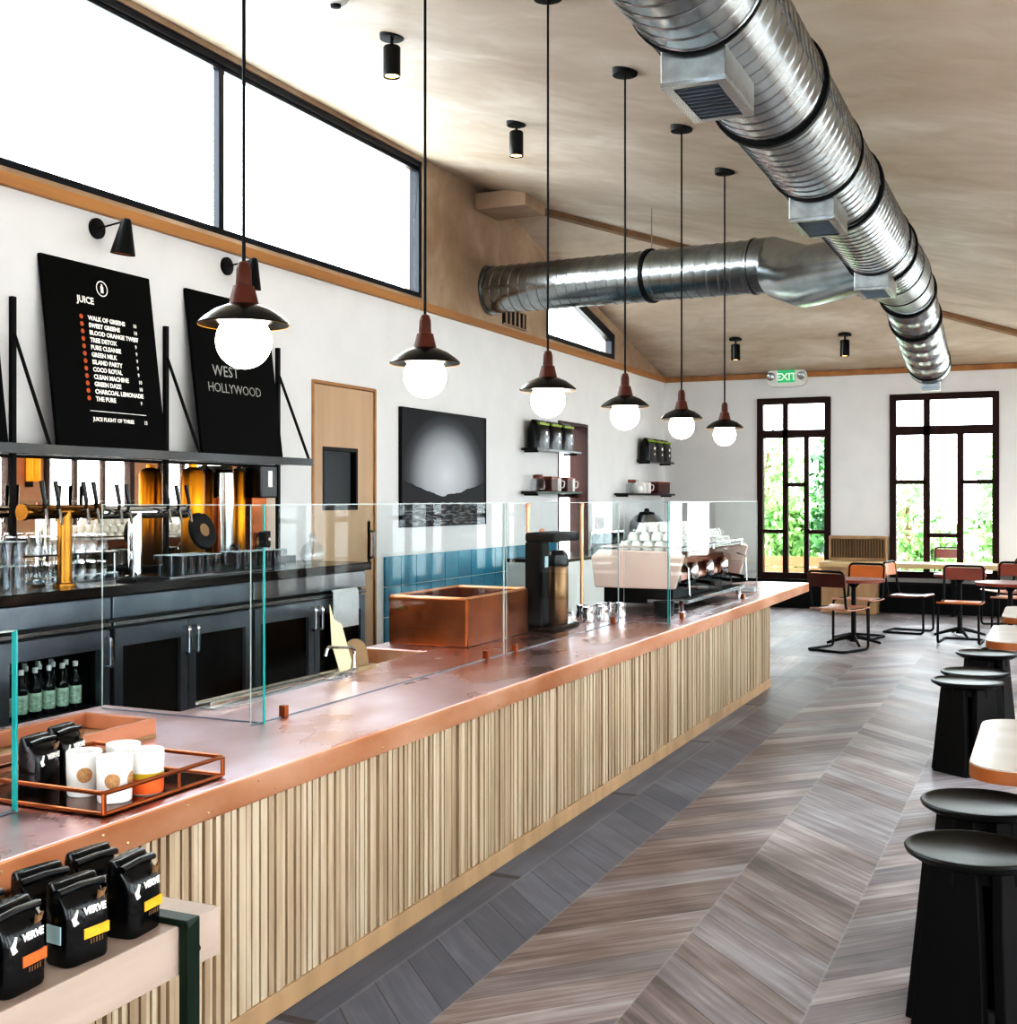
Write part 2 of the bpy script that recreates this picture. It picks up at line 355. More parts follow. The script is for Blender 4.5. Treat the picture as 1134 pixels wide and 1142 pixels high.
def thing(name, label, cat, loc=(0, 0, 0), rz=0., group=None):
    o = bpy.data.objects.new(name, None); COL.objects.link(o); o.location = loc; o.rotation_euler = (0, 0, rz); o.empty_display_size = .1
    return tag(o, label, cat, group)
def shell(name, loc=(0, 0, 0)):
    o = bpy.data.objects.new(name, None); COL.objects.link(o); o.location = loc; o['kind'] = 'structure'; return o
def struct(o): o['kind'] = 'structure'; return o
def dup(o, parent=None, loc=None, rz=None, label=None, group=None):
    c = o.copy(); COL.objects.link(c); c.parent = parent
    for ch in list(o.children): dup(ch, c)
    if loc is not None: c.location = loc
    if rz is not None: c.rotation_euler = (0, 0, rz)
    if label: c['label'] = label
    if group: c['group'] = group
    return c
def fillet(pts, r, n=5, closed=True):
    pts = [Vector(p) for p in pts]; out = []; m = len(pts)
    for i in range(m):
        if not closed and i in (0, m-1): out.append(pts[i]); continue
        p, a, b = pts[i], pts[i-1], pts[(i+1) % m]
        d1, d2 = (a-p), (b-p); rr = min(r, d1.length*.45, d2.length*.45)
        A, Bq = p+d1.normalized()*rr, p+d2.normalized()*rr
        for k in range(n+1):
            t = k/n; out.append(A*(1-t)**2+p*2*t*(1-t)+Bq*t**2)
    return out
def rrect(x0, x1, y0, y1, r, n=6):
    out = []
    for cx, cy, a in ((x1-r, y1-r, 0), (x0+r, y1-r, 90), (x0+r, y0+r, 180), (x1-r, y0+r, 270)):
        for k in range(n+1):
            t = R(a+90*k/n); out.append((cx+r*math.cos(t), cy+r*math.sin(t)))
    return out
def text(name, body, size, mat, parent, org, u=(0, 1, 0), v=(0, 0, 1), ext=.0006, align='LEFT', bold=0., shear=0., sp=1.):
    cu = bpy.data.curves.new(name, 'FONT'); cu.body = body; cu.size = size; cu.extrude = ext; cu.align_x = align; cu.offset = bold; cu.shear = shear; cu.resolution_u = 2; cu.space_character = sp
    t = bpy.data.objects.new(name+'_curve', cu); COL.objects.link(t)
    dg = bpy.context.evaluated_depsgraph_get(); dg.update()
    me = bpy.data.meshes.new_from_object(t.evaluated_get(dg)); bpy.data.objects.remove(t); bpy.data.curves.remove(cu)
    u = Vector(u).normalized(); v = Vector(v).normalized(); n = u.cross(v)
    mt = Matrix.Translation(org) @ Matrix((u, v, n)).transposed().to_4x4()
    me.transform(mt); me.materials.clear(); me.materials.append(M[mat])
    o = bpy.data.objects.new(name, me); COL.objects.link(o)
    if parent: o.parent = parent
    return o

# ------------------------------------------------------------------ room shell
XL, XR, YF, YB = -5.6, 2.4, 18.4, -3.0
TRIM0, TRIM1 = 3.478, 3.556
def z_main(x): return 3.74-.22*x
def z_far(y): return 3.556+.22*(YF-y)
struct(B(-5.8, 2.6, -3.2, 18.6, -.12, 0).build('floor', 'floor'))
plan = [(-5.8, -3.2), (2.6, -3.2), (2.6, 18.6), (1.036, 18.6), (-5.8, 11.764)]
mb = MB(); mb.rings([[(x, y, z_main(x)) for x, y in plan], [(x, y, z_main(x)+.12) for x, y in plan]]); struct(mb.build('ceiling', 'plaster'))
plan = [(-5.8, 11.764), (1.036, 18.6), (-5.8, 18.6)]
mb = MB(); mb.rings([[(x, y, z_far(y)) for x, y in plan], [(x, y, z_far(y)+.12) for x, y in plan]]); struct(mb.build('ceiling_far', 'plaster'))

def holes(mb, axis, d0, d1, u0, u1, z0, z1, hs):
    """wall slab between d0 and d1, running u0..u1, with rectangular holes (u0,u1,z0,z1)"""
    us = sorted({u0, u1, *[h[0] for h in hs], *[h[1] for h in hs]}); zs = sorted({z0, z1, *[h[2] for h in hs], *[h[3] for h in hs]})
    for i in range(len(us)-1):
        run = None
        for j in range(len(zs)-1):
            cu, cz = (us[i]+us[i+1])/2, (zs[j]+zs[j+1])/2
            solid = not any(h[0] < cu < h[1] and h[2] < cz < h[3] for h in hs)
            if solid:
                run = (run[0], zs[j+1]) if run else (zs[j], zs[j+1])
            if run and (not solid or j == len(zs)-2):
                if axis == 'x': mb.box(d0, d1, us[i], us[i+1], *run)
                else: mb.box(us[i], us[i+1], d0, d1, *run)
                run = None
    return mb
# left wall: lower white part with door and window openings
LWIN = (13.9, 14.94, .9, 2.62)
LDOOR = (8.44, 9.48, 0., 2.64)
struct(holes(MB(), 'x', -5.8, XL, YB-.2, YF+.2, 0, TRIM0+.04, [LWIN, LDOOR]).build('wall_left', 'white_wall'))
# upper plastered part with the clerestory openings
CL = (1.2, 10.387, 3.6, 4.93)
mb = MB(); fx = lambda u, v, d: (d, u, v)
def yz(poly): mb.prism(poly, fx, -5.8, XL-.002)
ztop = z_main(XL)
yz([(YB-.2, 3.51), (CL[0], 3.51), (CL[0], ztop), (YB-.2, ztop)])
yz([(CL[0], 3.51), (CL[1], 3.51), (CL[1], CL[2]), (CL[0], CL[2])])
yz([(CL[0], CL[3]), (CL[1], CL[3]), (CL[1], ztop), (CL[0], ztop)])
W2 = (13.52, 16.05, 3.6); g2 = .13
yz([(CL[1], 3.51), (W2[0], 3.51), (W2[0], z_far(W2[0])), (11.96, ztop), (CL[1], ztop)])
yz([(W2[0], 3.51), (W2[1], 3.51), (W2[1], W2[2]), (W2[0], W2[2])])
yz([(W2[0], z_far(W2[0])-g2), (W2[1], z_far(W2[1])-g2), (W2[1], z_far(W2[1])), (W2[0], z_far(W2[0]))])
yz([(W2[1], 3.51), (YF+.2, 3.51), (YF, z_far(YF)), (W2[1], z_far(W2[1]))])
struct(mb.build('wall_left_upper', 'plasterwall'))
# far wall
FW1 = (-4.124, -3.023, .44, 3.172); FW2 = (-2.176, -.692, .5, 3.17); FW3 = (.1, 1.6, .5, 3.17)
struct(holes(MB(), 'y', YF, YF+.2, XL, XR, 0, 3.6, [FW1, FW2, FW3]).build('wall_far', 'white_wall'))
RW = [(y, y+1.9, .5, 2.95) for y in (-1.6, .9, 3.4, 5.9, 8.4, 10.9, 13.4, 15.9)]
struct(holes(MB(), 'x', XR, XR+.2, YB-.2, YF+.2, 0, 3.3, RW).build('wall_right', 'peach'))
struct(holes(MB(), 'y', YB-.2, YB, XL, XR, 0, 5.0, [(-4.5, -1.2, .9, 3.0), (-.4, 1.8, .9, 2.9)]).build('wall_back', 'white_wall'))
# timber trim along the wall tops, hip beam, dark base below the far windows
struct(B(XL, XL+.045, YB, YF, TRIM0, TRIM1).build('trim_left', 'oak_trim', bev=.004))
struct(B(XL, XR, YF-.045, YF, TRIM0, TRIM1).build('trim_far', 'oak_trim', bev=.004))
a, b = Vector((-5.45, 12.114, 4.915)), Vector((.95, 18.3, 3.5)); d = (b-a).normalized(); sd = d.cross(Vector((0, 0, 1))).normalized()*.05; dn = Vector((0, 0, -.07))
mb = MB(); mb.rings([[p-sd, p+sd, p+sd+dn, p-sd+dn] for p in (a+Vector((0, 0, .03)), b+Vector((0, 0, .03)))]); struct(mb.build('trim_hip', 'hip'))
struct(B(XL, -5.02, 11.55, 12.1, 4.72, 4.9).build('trim_bulkhead', 'plasterwall', bev=.01))
struct(B(XL, XR, YF-.03, YF, 0, .43).build('baseboard_far', 'black'))
struct(B(XL, XL+.02, YB, 4.2, 0, .12).build('baseboard_left', 'black'))
# teal wainscot under the picture
mb = MB()
for y0 in [9.62+.3*k for k in range(14)]:
    for k in range(4): mb.box(XL, XL+.02, y0, y0+.292, .28*k, .28*k+.272)
struct(mb.build('trim_wainscot', 'teal', bev=.003, seg=1))

def window(name, rect, axis, d, dep, fw, mats=('navy', 'winglass'), bars=(), label_=None):
    """framed window: rect (u0,u1,z0,z1); bars: (u0,u1,z0,z1) timber pieces"""
    w = shell(name)
    u0, u1, z0, z1 = rect
    mb = MB()
    def bx(a0, a1, b0, b1, e0=d, e1=d+dep):
        if axis == 'x': mb.box(e0, e1, a0, a1, b0, b1)
        else: mb.box(a0, a1, e0, e1, b0, b1)
    bx(u0, u0+fw, z0, z1); bx(u1-fw, u1, z0, z1); bx(u0+fw, u1-fw, z0, z0+fw); bx(u0+fw, u1-fw, z1-fw, z1)
    mb.build('window_frame', mats[0], w, bev=.006)
    if bars:
        mb = MB()
        for q in bars: bx(*q, d+dep*.2, d+dep*.8)
        mb.build('muntins', mats[0], w, bev=.005)
    mb = MB(); bx(u0+fw, u1-fw, z0+fw, z1-fw, d+dep*.48, d+dep*.52); mb.build('pane', mats[1], w)
    return w
window('window_1', CL, 'x', -5.72, .1, .055, bars=[(y, y+.06, CL[2]+.05, CL[3]-.05) for y in (4.2, 7.28)]+[(CL[0]+.05, CL[1]-.05, 4.845, 4.875)])
# trapezoid clerestory window that follows the rake
w = shell('window_2'); mb = MB()
o_ = [(W2[0], W2[2]), (W2[1], W2[2]), (W2[1], z_far(W2[1])-g2), (W2[0], z_far(W2[0])-g2)]
i_ = [(W2[0]+.1, W2[2]+.06), (W2[1]-.12, W2[2]+.06), (W2[1]-.12, z_far(W2[1]-.12)-g2-.12), (W2[0]+.1, z_far(W2[0]+.1)-g2-.12)]
for k in range(4):
    j = (k+1) % 4; mb.prism([o_[k], o_[j], i_[j], i_[k]], fx, -5.7, -5.612)
mb.build('window_frame', 'navy', w)
mb = MB(); mb.prism(i_, fx, -5.66, -5.655); mb.build('pane', 'winglass', w)
def col(u, z0, z1, h=.035): return (u-h, u+h, z0, z1)
def row(z, u0, u1, h=.03): return (u0, u1, z-h, z+h)
x1, x2 = -3.70, -3.385
window('window_3', FW1, 'y', YF-.03, .14, .09, ('brownframe', 'winglass'),
       [col(x1, .5, 3.1, .04), col(x2, .5, 2.6), row(2.63, -4.05, -3.1, .06), row(1.15, -4.05, x1), row(1.86, x1, x2), row(1.15, x2, -3.1)])
x1, x2 = -1.665, -1.21
window('window_4', FW2, 'y', YF-.03, .14, .09, ('brownframe', 'winglass'),
       [col(x1, .56, 3.1, .045), col(x2, .56, 2.6, .045), row(2.64, -2.1, -.75, .065), row(1.89, -2.1, x1), row(1.12, x1, x2), row(1.89, x2, -.75)])
window('window_5', FW3, 'y', YF-.03, .14, .09, ('brownframe', 'winglass'), [col(.6, .56, 3.1), col(1.1, .56, 2.6), row(2.64, .2, 1.5, .06)])
for k, r_ in enumerate(RW):
    ym = (r_[0]+r_[1])/2
    window('window_%d' % (6+k), r_, 'x', XR-.03, .14, .1, ('brownframe', 'winglass'), [col(ym-.3, .6, 2.9), col(ym+.3, .6, 2.9), row(2.3, r_[0]+.1, r_[1]-.1, .06), row(1.4, r_[0]+.1, ym-.3), row(1.4, ym+.3, r_[1]-.1)])
window('window_14', (-4.5, -1.2, .9, 3.0), 'y', YB-.12, .1, .1, ('brownframe', 'winglass'), [col(-2.85, 1, 2.9)])  # two unseen windows added behind the camera for light and reflections
window('window_15', (-.4, 1.8, .9, 2.9), 'y', YB-.12, .1, .1, ('brownframe', 'winglass'), [col(.7, 1, 2.8)])
# window in the left wall, deep dark brown lining
w = shell('window_16')
mb = MB(); y0, y1, z0, z1 = LWIN
mb.box(-5.84, XL+.012, y1-.03, y1, z0, z1); mb.box(-5.84, XL+.012, y0, y0+.03, z0, z1); mb.box(-5.84, XL+.012, y0+.03, y1-.03, z1-.04, z1); mb.box(-5.84, XL+.02, y0+.03, y1-.03, z0, z0+.05)
mb.box(-5.8, -5.74, y0+.03, y1-.03, 1.66, 1.72)
mb.build('window_frame', 'brownframe', w, bev=.004)
B(-5.78, -5.775, y0+.03, y1-.03, z0+.05, z1-.04).build('pane', 'winglass', w)
# plywood door with a dark square window
dr = shell('door_1', (XL, 8.44, 0))
mb = MB(); mb.box(-.1, .01, 0, .03, 0, 2.64); mb.box(-.1, .01, 1.01, 1.04, 0, 2.64); mb.box(-.1, .01, .03, 1.01, 2.615, 2.64); mb.build('door_frame', 'oak_trim', dr, bev=.004)
holes(MB(), 'x', -.05, -.004, .034, 1.006, .01, 2.61, [(.17, .74, 1.55, 2.09)]).build('door_leaf', 'paleply', dr)
mb = MB(); holes(mb, 'x', -.065, -.005, .165, .745, 1.545, 2.095, [(.2, .71, 1.58, 2.06)]); mb.build('window_trim', 'black', dr)
B(-.045, -.035, .2, .71, 1.58, 2.06).build('pane', pbr('dark_door_glass', '#050605', .15, spec=.06), dr)
h = B(-.012, -.004, .9, .955, 1.03, 1.45).build('handle_plate', 'darksteel', dr, bev=.002)
mb = MB(); mb.path(fillet([(-.008, .927, 1.12), (.045, .927, 1.12), (.045, .927, 1.36), (-.008, .927, 1.36)], .03, closed=False), .01, 8); mb.build('pull_bar', 'darksteel', h)
B(-5.95, -5.9, 8.3, 9.6, 0, 2.8).build('wall_corridor', 'black')['kind'] = 'structure'
# patio outside
struct(B(-16, 14, 18.6, 44, -.16, -.1).build('ground', 'pave'))
struct(B(-16, -5.8, -3.2, 18.6, -.16, -.1).build('ground_side', 'pave'))
struct(B(2.6, 14, -8, 18.6, -.16, -.1).build('ground_street', 'pave'))

# ------------------------------------------------------------------ spiral ducts
def spiral(mb, a, b, r0, r1, pitch=.1, n=40, ph0=0.):
    """ribbed spiral-seam tube from a to b"""
    a, b = Vector(a), Vector(b); ax = (b-a); Lh = ax.length; ax.normalize()
    u = ax.cross(Vector((0, 0, 1))).normalized(); v = u.cross(ax)
    st = []
    k = 0
    while k*pitch < Lh+pitch:
        st += [(k*pitch, 0), (k*pitch+pitch*.86, 0), (k*pitch+pitch*.90, .004), (k*pitch+pitch*.96, .004)]; k += 1
    rs = []
    for s, dr_ in st:
        rg = []
        for j in range(n):
            t = 2*math.pi*j/n; q = min(max(s+(j/n-.5)*pitch, 0), Lh); rr = r0+(r1-r0)*q/Lh+dr_
            rg.append(a+ax*q+(u*math.cos(t)+v*math.sin(t))*rr)
        rs.append(rg)
    mb.rings(rs)
def ring(mb, c, ax, r, w=.035, t=.012, n=40):
    c = Vector(c); ax = Vector(ax).normalized(); u = ax.cross(Vector((0, 0, 1))).normalized(); v = u.cross(ax)
    prof = [(r-.004, -w/2), (r+t, -w/2), (r+t, w/2), (r-.004, w/2)]
    mb.rings([[c+ax*s+(u*math.cos(2*math.pi*k/n)+v*math.sin(2*math.pi*k/n))*q for k in range(n)] for q, s in prof], False, True)
DX, DZ, DR = -1.12, 1.65+1.775, .2414
duct = thing('main_duct', 'long galvanised spiral air duct running the length of the ceiling', 'air duct', (DX, 0, DZ))
mb = MB(); spiral(mb, (0, -1.5, 0), (0, 9.5, 0), DR, DR); mb.build('spiral_tube', 'galv', duct, smooth=25)
mb = MB()
mb.rings([[Vector((q*math.cos(2*math.pi*k/40), y, q*math.sin(2*math.pi*k/40))) for k in range(40)] for y, q in ((9.5, DR+.008), (9.9, DR+.008), (9.92, DR+.012), (9.95, DR+.004), (10.35, DR-.012), (10.6, DR-.02))])
mb.build('smooth_collar', 'galv_box', duct)
e0, e1 = (0, 10.55, 0), (-.02, 12.9, -.42)
mb = MB(); spiral(mb, e0, e1, DR-.02, .205, .3); mb.build('drooping_end', 'galv', duct, smooth=25)
ax_e = Vector(e1)-Vector(e0)
for y in (1.2, 3.3, 5.21, 7.04, 8.9):
    mb = MB(); ring(mb, (0, y, 0), (0, 1, 0), DR+.006)
    s = mb.build('hanging_strap', 'black', duct)
    zc = z_main(DX)-DZ
    mb = MB(); mb.tube((0, y, DR), (0, y, zc+.01), .006, 8); mb.build('rod', 'black', s)
for t_ in (.05, .35, .93):
    mb = MB(); ring(mb, Vector(e0)+ax_e*t_, ax_e, DR-.012-.03*t_); s = mb.build('hanging_strap', 'black', duct)
for y in (4.04, 6.29, 8.54, 10.0):
    mb = MB(); ring(mb, (0, y, 0), (0, 1, 0), DR+.004, .012, .006); mb.build('seam_band', 'black', duct)
for y in (4.06, 6.31, 8.56):
    mb = MB(); mb.box(-.13, .1, y, y+.44, -.325, -.12); bx_ = mb.build('outlet_box', 'galv_box', duct, bev=.004)
    mb = MB(); holes(mb, 'x', 0, 1, 0, 1, 0, 1, []) if False else None
    mb.box(-.13, .1, y, y+.035, -.34, -.325); mb.box(-.13, .1, y+.405, y+.44, -.34, -.325); mb.box(-.13, -.095, y+.035, y+.405, -.34, -.325); mb.box(.065, .1, y+.035, y+.405, -.34, -.325)
    mb.build('grille_frame', 'steel', bx_)
    mb = MB()
    mb.box(-.095, .065, y+.035, y+.405, -.328, -.3255)
    for k in range(9): mb.box(-.095, .065, y+.05+k*.04, y+.056+k*.04, -.338, -.326)
    mb.build('grille', 'darksteel', bx_)
mb = MB(); mb.box(-.1, .08, 12.86, 13.0, -.68, -.5); eb = mb.build('end_register', 'galv_box', duct, bev=.006)
mb = MB()
for k in range(4): mb.box(-.09, .07, 12.852, 12.86, -.665+k*.042, -.64+k*.042)
mb.build('grille', 'darksteel', eb)

br = thing('branch_duct', 'galvanised spiral duct branching off to the left wall', 'air duct', (0, 0, 0))
pa, pb, pc, pd = Vector((XL+.01, 11.89, 3.916)), Vector((-2.44, 11.3, 3.834)), Vector((-1.93, 10.45, 3.55)), Vector((-1.16, 9.36, 3.42))
mb = MB(); spiral(mb, pa, pb, .25, .25, .12); mb.build('spiral_tube', 'galv', br, smooth=25)
mb = MB()
def circ(c, ax, r, n=36):
    ax = Vector(ax).normalized(); u = ax.cross(Vector((0, 0, 1))).normalized(); v = u.cross(ax)
    return [Vector(c)+(u*math.cos(2*math.pi*k/n)+v*math.sin(2*math.pi*k/n))*r for k in range(n)]
d1, d2, d3 = (pb-pa).normalized(), (pc-pb).normalized(), (pd-pc).normalized()
mb.rings([circ(pb-d1*.1, d1, .258), circ(pb, d1, .258), circ(pb+d1*.06, d1+d2*.35, .262), circ((pb+pc)/2, d2, .262), circ(pc, d2+d3, .26), circ(pc+d3*.35, d3, .25), circ(pd, d3, .19)])
mb.build('elbow', 'galv', br, smooth=14)
mid = pa+(pb-pa)*.62
mb = MB(); ring(mb, mid, d1, .256); s = mb.build('hanging_strap', 'black', br)
mb = MB(); mb.tube(mid+Vector((0, 0, .25)), (mid.x, mid.y, min(z_main(mid.x), z_far(mid.y))+.01), .006, 8); mb.build('rod', 'chrome', s)
mb = MB(); ring(mb, pb-d1*.12, d1, .256, .02); mb.build('seam_band', 'steel', br)
mb = MB(); ring(mb, pa+d1*.03, d1, .25, .05, .02); mb.build('wall_collar', 'galv_box', br)

# ------------------------------------------------------------------ pendant lamps over the counter
PX = -2.38; PYs = (3.197, 4.430, 5.769, 7.003, 8.232, 9.453)
PLAB = ['globe pendant lamp with brass-lined black shade, nearest the camera and largest',
        'globe pendant lamp hanging in front of the framed seascape, second along the row',
        'globe pendant lamp hanging before the left wall window, third along the row',
        'globe pendant lamp fourth along the row, left of the shelf of three dark bags',
        'globe pendant lamp fifth along the row, between fourth and smallest lamp',
        'globe pendant lamp farthest along the row and smallest, beside the narrow window']
zc = z_main(PX); zr = 2.21
pl = thing('pendant_lamp', PLAB[0], 'pendant lamp', (PX, PYs[0], zr), 0, 'globe pendant lamps over the copper counter')
mb = MB(); mb.lathe([(.012, -.035), (.075, -.03), (.078, -.012), (.078, .02)], (0, 0, zc-zr), 24); mb.build('ceiling_canopy', 'black', pl)
mb = MB(); mb.tube((0, 0, .2), (0, 0, zc-zr-.02), .006, 8); mb.build('cord', 'black', pl)
mb = MB(); mb.lathe([(.048, .065), (.046, .075), (.034, .125), (.026, .128), (.024, .18), (.018, .2), (.010, .205)], n=24); mb.build('wooden_holder', 'lampwood', pl)
mb = MB(); mb.lathe([(.146, 0), (.148, .004), (.13, .022), (.095, .047), (.05, .066), (.03, .07)], n=40); sh = mb.build('lamp_shade', 'black_gloss', pl, smooth=60)
mb = MB(); mb.lathe([(.1455, -.001), (.127, .018), (.092, .042), (.05, .06), (.03, .062)], n=40, caps=False); mb.build('gold_lining', 'shadegold', sh)
mb = MB(); mb.sphere((0, 0, -.052), .09, 32, 18); mb.build('globe', 'globe', pl)
for k in range(1, 6): dup(pl, None, (PX, PYs[k], zr), None, PLAB[k])

# ceiling spots
def spot(loc, zc, label, sc=1., rot=0):
    t = thing('ceiling_spotlight', label, 'spotlight', (loc[0], loc[1], zc), 0, 'black cylinder spotlights on the ceiling')
    mb = MB(); mb.lathe([(.02, -.022), (.075, -.02), (.078, -.005), (.078, .03)], n=24); mb.build('mounting_plate', 'black', t)
    mb = MB(); mb.tube((0, 0, -.07), (0, 0, -.015), .01, 8); mb.build('stem', 'black', t)
    mb = MB(); mb.lathe([(.042, -.255), (.054, -.26), (.055, -.25), (.055, -.075), (.05, -.068), (.01, -.066)], n=24, caps=False); mb.build('barrel', 'black_gloss', t)
    mb = MB(); mb.lathe([(.044, -.252), (.02, -.225)], n=20); mb.build('lens', 'spotglow', t)
    t.scale = (sc,)*3
    return t
spot((-3.814, 6.656), z_main(-3.814), 'black cylinder ceiling spotlight nearest the high window')
spot((-3.814, 8.60), z_main(-3.814), 'black cylinder ceiling spotlight by the end of the high window')
spot((-4.08, 16.83), z_far(16.83), 'small far black cylinder spotlight under the branch duct', 1.15)
spot((-2.586, 16.88), z_far(16.88), 'small far black cylinder spotlight above the exit sign', 1.15)
t = thing('smoke_detector', 'small white smoke detector on the ceiling above the high window', 'smoke detector', (-3.814, 6.0, z_main(-3.814)+.01))
mb = MB(); mb.lathe([(.03, -.06), (.055, -.055), (.075, -.03), (.08, 0)], n=28); mb.build('housing', 'whiteplastic', t)
mb = MB(); mb.lathe([(.012, -.075), (.03, -.072), (.032, -.058)], n=20); mb.build('sensor', 'black', t)

# ------------------------------------------------------------------ left wall: wall lamps, boards, shelf, mirror, picture
def sconce(y, z, label):
    t = thing('wall_lamp', label, 'wall lamp', (XL, y, z), 0, 'black cone wall lamps above the menu boards')
    mx = Matrix.Rotation(R(90), 4, 'Y')
    mb = MB(); mb.lathe([(.066, 0), (.066, .018), (.06, .022)], n=28, mat=mx); mb.build('wall_plate', 'black', t)
    mb = MB(); mb.tube((.02, 0, 0), (.27, 0, .03), .006, 8); mb.build('arm', 'black', t)
    mt = Matrix.Translation((.25, 0, .03)) @ Matrix.Rotation(R(8), 4, 'Y')
    mb = MB(); mb.lathe([(.078, -.215), (.03, 0), (.022, .01)], n=28, mat=mt, caps=False); mb.rings([[mt @ Vector((.022*math.cos(k*.4488), .022*math.sin(k*.4488), .01)) for k in range(14)]], False) if False else None
    mb.lathe([(.001, .011), (.022, .01)], n=28, mat=mt, caps=False)
    sh = mb.build('lamp_shade', 'black', t)
    mb = MB(); mb.lathe([(.072, -.208), (.028, -.01)], n=28, mat=mt, caps=False); mb.build('copper_lining', 'copper_dark', sh)
    return t
sconce(5.97, 3.383, 'black cone wall lamp above the juice menu board')
sconce(7.306, 3.376, 'black cone wall lamp above the chalk board, behind the first pendant')
sconce(4.63, 3.39, 'black cone wall lamp above the menu board at the left edge')

# wall shelf on steel uprights
SHY0, SHY1, SHX = 3.6, 7.97, -5.285
ws = thing('bracket_shelf', 'long dark wall shelf on black steel uprights above the bar mirror', 'shelf', (XL, 0, 0))
B(.03, SHX-XL, SHY0, SHY1, 1.915, 1.958).build('shelf_board', 'blackwood', ws, bev=.003)
B(SHX-XL, SHX-XL+.012, SHY0, SHY1, 1.905, 1.962).build('edge_strip', 'barstone', ws)
for y in (3.93, 5.275, 6.621, 7.942):
    B(.0, .03, y-.016, y+.016, 1.16, 2.84).build('upright', 'black', ws, bev=.002)
    mb = MB(); mb.path([(.028, y, 2.62), (SHX-XL-.01, y, 1.96)], .0105, 6); mb.build('brace', 'black', ws)
# bar back mirror
t = thing('bar_mirror', 'long wall mirror behind the bar under the dark shelf', 'mirror', (XL, 0, 0))
B(.004, .016, 3.3, 7.92, 1.2, 1.9).build('mirror_glass', 'mirror', t)
mb = MB(); mb.box(.0, .02, 3.3, 7.92, 1.19, 1.2); mb.box(0, .02, 7.92, 7.935, 1.19, 1.905); mb.box(0, .02, 3.3, 7.92, 1.9, 1.91); mb.build('mirror_frame', 'black', t)

def menu_board(y, label):
    t = thing('menu_board', label, 'menu board', (-5.425, y, 1.962), 0, 'black menu boards leaning on the wall shelf')
    t.rotation_euler = (0, -math.asin(.15/1.19), 0)
    B(-.025, 0, 0, .965, 0, 1.185).build('panel', 'boardblack', t, bev=.003)
    return t
def circle_mark(mb, cy, cz, r, w, x=.0006, n=36):
    mb.rings([[(xx, cy+q*math.cos(2*math.pi*k/n), cz+q*math.sin(2*math.pi*k/n)) for k in range(n)] for q, xx in ((r, 0), (r, x), (r-w, x), (r-w, 0))], False, True)
b1 = menu_board(5.475, 'black juice menu board with white list and orange numbers')
items = ['WALK OF GREENS', 'SWEET GREENS', 'BLOOD ORANGE TWIST', 'TREE DETOX', 'PURE CLEANSE', 'GREEN MILK', 'ISLAND PARTY', 'COCO ROYAL', 'CLEAN MACHINE', 'GREEN DAZE', 'CHARCOAL LEMONADE', 'THE PURE']
price = ['10', '10', '10', '9', '9', '9', '9', '9', '10', '10', '9', '9']
text('heading', 'JUICE', .06, 'ink', b1, (.001, .27, .925), bold=.002)
for k, it in enumerate(items):
    z = .82-k*.047
    text('menu_line', it, .04, 'ink', b1, (.001, .35, z), bold=.0018)
    text('price', price[k], .034, 'ink', b1, (.001, .755, z), bold=.001)
    mb = MB(); mb.lathe([(.001, 0), (.0155, 0), (.0155, .0012), (.001, .0012)], (0, 0, 0), 16, Matrix.Translation((.0, .292, z+.014)) @ Matrix.Rotation(R(90), 4, 'Y')); mb.build('orange_dot', 'orangeink', b1)
B(0, .0012, .29, .80, .235, .24).build('ruled_line', 'ink', b1)
text('menu_line', 'JUICE FLIGHT OF THREE', .034, 'ink', b1, (.001, .31, .175), bold=.0012)
text('price', '15', .034, 'ink', b1, (.001, .77, .175), bold=.001)
mb = MB(); circle_mark(mb, .50, 1.04, .052, .008); mb.box(0, .0007, .487, .513, 1.012, 1.055); mb.box(0, .0007, .493, .507, 1.055, 1.07); mb.build('bottle_emblem', 'ink', b1)
b2 = menu_board(6.82, 'black chalk board with hand-lettered WEST HOLLYWOOD behind the first pendant')
text('chalk_lettering', 'WEST', .115, 'chalk', b2, (.001, .2, .58), bold=.0005, shear=.04, sp=1.05)
text('chalk_lettering', 'HOLLYWOOD', .1, 'chalk', b2, (.001, .13, .46), bold=-.0005, sp=.95)
menu_board(4.13, 'black menu board cut off by the left edge of the photo')

# framed photograph
pc_ = thing('framed_photograph', 'black and white seascape photograph on the white wall beside the plywood door', 'picture', (XL+.03, 10.82, 1.945))
pw, ph = 1.82, 1.115
mb = MB(); mb.box(-.03, 0, -pw/2, pw/2, -ph/2, ph/2); mb.build('photo_print', seascape('seascape_print', pw, ph), pc_)
mb = MB()
for a_ in ((-pw/2-.012, -pw/2, -ph/2-.012, ph/2+.012), (pw/2, pw/2+.012, -ph/2-.012, ph/2+.012), (-pw/2, pw/2, ph/2, ph/2+.012), (-pw/2, pw/2, -ph/2-.012, -ph/2)): mb.box(-.03, .008, *a_)
mb.build('picture_frame', 'black', pc_)
# wall vent beside the branch duct
t = thing('air_vent', 'small dark louvred vent under the branch duct', 'vent', (XL, 12.24, 3.6))
B(0, .012, 0, .64, .0, .2).build('backing', 'black', t)
mb = MB()
for k in range(5): mb.box(.012, .02, .06+k*.12, .1+k*.12, .02, .18)
mb.box(.012, .022, 0, .64, .185, .2); mb.box(.012, .022, 0, .64, 0, .015); mb.build('grille', 'plasterwall', t)

